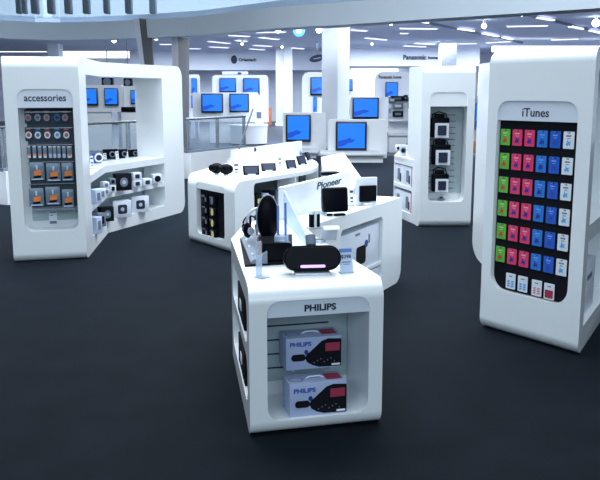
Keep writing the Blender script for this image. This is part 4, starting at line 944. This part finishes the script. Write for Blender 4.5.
tv(219.5, 236, 78, 92.5, 34.88, 'left television on the tall twin stand at the back'); tv(243.3, 259.5, 78, 95, 34.88, 'right television on the tall twin stand at the back')
b = bmesh.new()
a = aty(222, 75, 34.9); c = aty(248, 71.5, 34.9); bx(b, ((a.x + c.x) / 2, 35.0, (a.z + c.z) / 2 + .01), (c.x - a.x, 0.1, c.z - a.z), .03); t = tag(put('brand_topper', b, PANEL), 'small white sign board on top of the tall twin stand', 'sign')
b = bmesh.new(); a = aty(239.5, 73.3, 34.9); ball(b, (a.x, 34.94, a.z), (.09, .02, .05)); put('logo', b, PBLUE, t)
stand(189.5, 199, 74.5, 118, 33, 'narrow tall white stand left of the twin stands', r=.1)
tv(191.5, 197, 78, 94, 32.88, 'upper small television on the narrow tall stand', grp='small televisions on narrow stands'); tv(191.5, 197, 95.5, 108, 32.88, 'lower small television on the narrow tall stand', grp='small televisions on narrow stands')
stand(176, 187, 74.5, 118, 31.5, 'narrow stand half hidden by the accessories kiosk wing end', r=.1)
tv(179, 185.8, 79.5, 92, 31.38, 'upper television beside the accessories kiosk wing end', grp='small televisions on narrow stands'); tv(179, 185.8, 96, 107, 31.38, 'lower television beside the accessories kiosk wing end', grp='small televisions on narrow stands')
stand(302, 330, 72, 120, 36, 'tall rounded white stand just left of the large pillar', r=.3)
tv(310.3, 330, 77, 95.5, 35.88, 'television half hidden behind the left side of the large pillar')
tv(313.3, 317, 97, 113, 35.88, 'narrow blue screen below the half hidden television', grp='small televisions on narrow stands')
stand(340, 363, 77, 110, 42, 'rounded white stand peeking out right of the large pillar', r=.35)
tv(340, 352.8, 79, 91, 41.88, 'television mostly hidden behind the right side of the large pillar')
S = stand(374.5, 413, 71.5, 118, 38, 'rounded white stand with a small dark brand word behind the camera kiosk', r=.35)
tv(385.3, 398, 82, 98, 37.88, 'television on the rounded stand behind the camera kiosk')
a = aty(390, 77, 37.99); words('lettering', 'Panasonic home', 22 * 38 / FPX, 0.15, INK, S, a, 0, 0.02, world=True, th=.02)
# hanging brand boards on the back wall
def wall_words(s, px0, px1, py, h, Y, lab):
    a = aty((px0 + px1) / 2, py, Y); t = root('wall_lettering', lab, 'sign', (a.x, Y, a.z))
    words('letters', s, (px1 - px0) * Y / FPX, h, INK, t, (0, 0, 0), 0, 0.03, th=.03); return t
BULK = mat('bulkhead_paint', (0.72, 0.77, 0.86), .7)
def bulk(px0, px1, y0, y1, Y, d, n):
    a, c = aty(px0, y1, Y), aty(px1, y0, Y); b = bmesh.new(); bx(b, ((a.x + c.x) / 2, Y + d / 2, (a.z + CZ) / 2), (c.x - a.x, d, CZ - a.z)); struct(n, b, BULK)
bulk(350, 480, 50, 66, 46, 5.9, 'trim_2'); bulk(130, 322, 50, 70, 49, 2.9, 'trim_3')
wall_words('Panasonic', 403.5, 426, 57.3, .27, 45.98, 'wide dark brand lettering high on the bulkhead right of the pillar')
wall_words('home', 428.5, 437.5, 57.6, .18, 45.98, 'small dark word home beside the wide brand lettering')
t = wall_words('Orientech', 239, 256, 59.7, .2, 48.98, 'dark lettering with round emblem high on the left bulkhead')
b = bmesh.new(); a = aty(234, 59.5, 48.95); ball(b, a, (.18, .03, .24)); put('round_emblem', b, INK, t, world=True)
b = bmesh.new(); a = aty(317, 58.3, 40); t = root('oval_sign', 'dark oval brand sign hanging left of the large pillar', 'sign', (a.x, 40, CZ))
b.free(); b = bmesh.new(); bx(b, (0, 0, (a.z - CZ) / 2), (.03, .03, CZ - a.z)); put('hanger', b, GREYB, t)
b = bmesh.new(); dz = a.z - CZ
prism(b, [(.36 * math.cos(q_), -.03, dz + .17 * math.sin(q_) + .12 * math.cos(q_) * .6) for q_ in [R(15 * k) for k in range(24)]], (0, .06, 0)); put('oval', b, INK, t)
b = bmesh.new(); bx(b, (0, -.035, dz), (.34, .01, .035), rot=Matrix.Rotation(R(-10), 4, 'Y')); put('pale_word', b, BPAPER, t)
# stands seen through the accessories kiosk window
stand(72, 122, 85, 112, 26, 'white twin television stand seen through the accessories kiosk opening')
tv(80, 97.5, 88, 105.5, 25.88, 'left television seen through the accessories kiosk opening'); tv(104.8, 118, 88, 105.5, 25.88, 'right television seen through the accessories kiosk opening')
stand(121.5, 150, 86, 108, 26.2, 'white stand seen at the right of the accessories kiosk opening')
tv(130.8, 145, 90, 104, 26.08, 'television cut off by the right wall of the accessories kiosk opening')
for (px0, px1, y0, y1, lab) in [(102.5, 113, 74, 87, 'black box loudspeaker hanging above the right television in the opening'), (124.3, 132, 74, 88, 'black box loudspeaker at the right of the accessories kiosk opening')]:
    Y = 30; a, c = aty(px0, y1, Y), aty(px1, y0, Y); w, h = c.x - a.x, c.z - a.z
    t = root('loudspeaker', lab, 'loudspeaker', ((a.x + c.x) / 2, Y, a.z), 0, 'black loudspeakers seen through the opening')
    b = bmesh.new(); bx(b, (0, 0, h / 2), (w, .25, h), .02); put('cabinet', b, BLACK, t)
    b = bmesh.new(); disc(b, (0, -.126, h * .4), w * .35, w * .35, .01); put('cone', b, GREYB, t)
    b = bmesh.new(); cyl(b, (0, 0, h), (0, 0, CZ - a.z), .02); put('hanging_rod', b, GREYB, t)
    b = bmesh.new(); cyl(b, (0, 0, -a.z), (0, 0, 0), .02); 
    put('floor_pole', b, SILV, t)
a, c = aty(121, 112, 25.6), aty(136, 107, 25.6)
b = bmesh.new(); bx(b, ((a.x + c.x) / 2, 25.8, a.z / 2), (c.x - a.x, .4, a.z), .01); t = tag(put('display_table', b, PANEL), 'white block table under the stand at the right of the opening', 'table')
b = bmesh.new(); bx(b, ((a.x + c.x) / 2, 25.7, (a.z + c.z) / 2), (c.x - a.x - .02, .3, c.z - a.z), .02); t = tag(put('black_receiver', b, BLACK), 'flat black receiver on the white block table in the opening', 'receiver')
# screen between the right kiosks
stand(470, 482, 98, 142, 26, 'white stand between camera kiosk and gift card kiosk')
tv(474.2, 483, 103, 129.5, 25.88, 'blue screen in the gap between camera kiosk and gift card kiosk')
# orange stools
for (px, y0, y1, w, lab) in [(101.5, 111.5, 121, 5.5, 'orange block stool seen through the accessories kiosk opening'), (229, 122, 133.5, 6.5, 'orange block stool beside the round white desk'), (269, 108, 122, 5, 'orange block stool at the edge of the tall twin stand'), (476.5, 142, 152, 8, 'orange block stool in the gap left of the gift card kiosk')]:
    Y = min(at(px, y1, 0).y, 46); top = aty(px, y0, Y).z; ww = w * Y / FPX; a = aty(px, y0, Y)
    b = bmesh.new(); bx(b, (0, 0, top / 2 + .003), (ww, ww, top - .004), .03, seg=3); t = tag(put('block_stool', b, mat('orange_fabric', (0.75, 0.26, 0.12), .7), loc=(a.x, Y, 0)), lab, 'stool', 'orange block stools')
    b = bmesh.new(); bx(b, (0, 0, top + .012), (ww * .96, ww * .96, .03), .012); put('seat_pad', b, MATS['orange_fabric'], t)
# round white desk
q = at(249, 144.5, 0); Y = q.y; wd = 37 * Y / FPX
ztop = aty(249, 126, Y).z
t = root('round_desk', 'white round desk on the grey floor below the twin television stands', 'desk', (q.x, Y, 0))
b = bmesh.new(); cyl(b, (0, 0, .05), (0, 0, ztop), wd / 2 * .96, wd / 2, 40); put('drum', b, PANEL, t)
b = bmesh.new(); cyl(b, (0, 0, ztop), (0, 0, ztop + .05), wd / 2 + .03, n=40); put('top', b, WHITE, t)
b = bmesh.new(); cyl(b, (0, 0, 0), (0, 0, .06), wd / 2 * .9, n=40); put('plinth', b, SHADOWGAP, t)
a = aty(259, 122, Y - .2); b = bmesh.new(); bx(b, (0, 0, .25), (.3, .12, .5), .02); t = tag(put('leaflet_rack', b, PANEL, loc=(a.x, Y - .1, ztop + .051)), 'small upright rack on the round white desk', 'rack')
b = bmesh.new(); bx(b, (0, -.062, .33), (.16, .01, .22)); put('leaflet', b, GREYB, t)
# rack of gadgets behind the camera kiosk
Y = 25.3; a, c = aty(388, 150, Y), aty(413.5, 96, Y); w = c.x - a.x
t = root('gadget_rack', 'white open rack of small black gadgets behind the camera kiosk wing', 'rack', ((a.x + c.x) / 2, Y, 0))
b = bmesh.new(); bx(b, (0, .2, c.z / 2), (w, .06, c.z), .01); put('back_panel', b, PANEL, t)
b = bmesh.new(); bx(b, (0, 0, aty(400, 121, Y).z), (w, .4, .05), .01); put('shelf', b, SILV, t)
b = bmesh.new(); bx(b, (0, 0, .55), (w, .4, .06), .01); bx(b, (0, .05, .27), (w * .94, .3, .54), .01); put('base', b, PANEL, t)
for k, (px0, px1, y0, y1, m) in enumerate([(391, 404, 96, 101, BLACKM), (393, 403.5, 103, 109, GREYB), (393, 403.5, 111, 117, BLACKM), (388.5, 391.5, 105, 117, PAPER), (408.5, 412.5, 97.5, 102, BLACKM), (408.5, 412.5, 103, 108.5, BLACKM), (409, 412.5, 117, 130, BLACKM), (389, 396, 97, 103, GREYB), (404, 408, 95, 101, BLACKM)]):
    a, c = aty(px0, y1, Y), aty(px1, y0, Y); b = bmesh.new(); bx(b, (0, 0, (c.z - a.z) / 2), (c.x - a.x, .1, c.z - a.z), .01)
    o = put('gadget', b, m, loc=((a.x + c.x) / 2, Y + .10, a.z)); tag(o, ['wide black gadget at the top of the rack behind the camera kiosk', 'grey gadget in the middle of the rack behind the camera kiosk', 'black gadget low in the middle of the rack', 'narrow white gadget at the left edge of the rack', 'small black gadget at the upper right of the rack', 'small black gadget below the one at the upper right', 'tall thin black gadget at the lower right of the rack', 'small grey gadget at the upper left of the rack', 'tiny black gadget beside the wide one at the top'][k], 'gadget', 'gadgets on the rack behind the camera kiosk')
    b = bmesh.new(); bx(b, (0, -.052, (c.z - a.z) / 2), ((c.x - a.x) * .6, .006, (c.z - a.z) * .4)); put('face', b, GREYB if m is not GREYB else PAPER, o)
# white plinth balustrade behind the left kiosk
BP = [Vector((-7.6, 12.2, 0)), Vector((-4.9, 13.3, 0)), Vector((-2.4, 17.4, 0)), Vector((-1.15, 19.6, 0))]
for k, (p, q) in enumerate(zip(BP, BP[1:])):
    f = Fr(p, q); t = root('plinth_balustrade', ['white plinth with glass rail at the far left edge of the photo', 'white plinth with glass rail passing behind the accessories kiosk', 'white plinth with glass rail right of the accessories kiosk'][k], 'balustrade', p, f.a)
    b = f.box(0.12, f.w - .12, 0, .2, 0, .55); put('plinth', b, PANEL, t, world=True)
    b = f.box(0.14, f.w - .14, .09, .105, .60, 1.22); put('glass_panel', b, GLASS, t, world=True)
    b = bmesh.new(); tube(b, [f.p(.12, .1, 1.27), f.p(f.w - .12, .1, 1.27)], .025); put('handrail', b, CHROME, t, world=True)
    b = f.box(.12, f.w - .12, .06, .14, .55, .60); put('bottom_rail', b, GREYB, t, world=True)
    n = max(2, int(f.w / 1.4))
    for j in range(n + 1):
        x = 0.18 + (f.w - .36) * j / n; b = bmesh.new(); cyl(b, f.p(x - .035, .1, .55), f.p(x - .035, .1, 1.27), .02); cyl(b, f.p(x + .035, .1, .55), f.p(x + .035, .1, 1.27), .02); put('post', b, CHROME, t, world=True)
f0, f1 = aty(238, 152, 18.9), aty(253, 109, 19.4)
b = bmesh.new(); tube(b, [f0, f1], .02); t = tag(put('slanting_rail', b, GREYB), 'thin slanting steel rail at the right end of the glass balustrade', 'handrail')
b = bmesh.new(); cyl(b, (f0.x, f0.y, 0), f0, .03); put('foot_post', b, CHROME, t)

# ------------------------------------------------------------ lights
def area(name, loc, rot, sx, sy, power, col=(0.84, 0.92, 1.0)):
    d = bpy.data.lights.new(name, 'AREA'); d.shape = 'RECTANGLE'; d.size = sx; d.size_y = sy; d.energy = power; d.color = col
    o = bpy.data.objects.new(name, d); COL.objects.link(o); o.location = loc; o.rotation_euler = rot; return o
area('atrium_skylight', (-0.5, 10.8, 9.0), (R(0), 0, 0), 11, 6, 2450)
area('atrium_front_lamp', (0, 3.5, 9.0), (R(0), 0, 0), 10, 4, 500)
area('front_fill', (0, -10, 6.5), (R(72), 0, 0), 18, 6, 1150, (0.70, 0.88, 1.0))  # unseen fill added behind the camera to brighten the front faces
area('pillar_front_fill', (3.0, 25.6, 3.98), (R(55), 0, 0), 7, 0.3, 85)  # unseen fill added behind the slab edge to brighten pillar and stand fronts
for k, (x, y) in enumerate([(-9, 33), (1, 30), (10, 30), (-6, 44), (4, 42), (12, 42)]):
    area('hall_lamp', (x, y, CZ - 0.08), (0, 0, 0), 7, 5, 980, (0.78, 0.87, 1.0))
area('gallery_lamp', (-6, 33, 8.5), (0, 0, 0), 20, 5, 3000)
w = bpy.data.worlds.new('world'); SC.world = w; w.use_nodes = True
w.node_tree.nodes['Background'].inputs[0].default_value = (0.48, 0.58, 0.70, 1); w.node_tree.nodes['Background'].inputs[1].default_value = 0.35
vs = SC.view_settings; SC.display_settings.display_device = 'sRGB'
vs.view_transform = 'Standard'; vs.look = 'None'; vs.exposure = 0.0; vs.gamma = 1.0; vs.use_curve_mapping = False
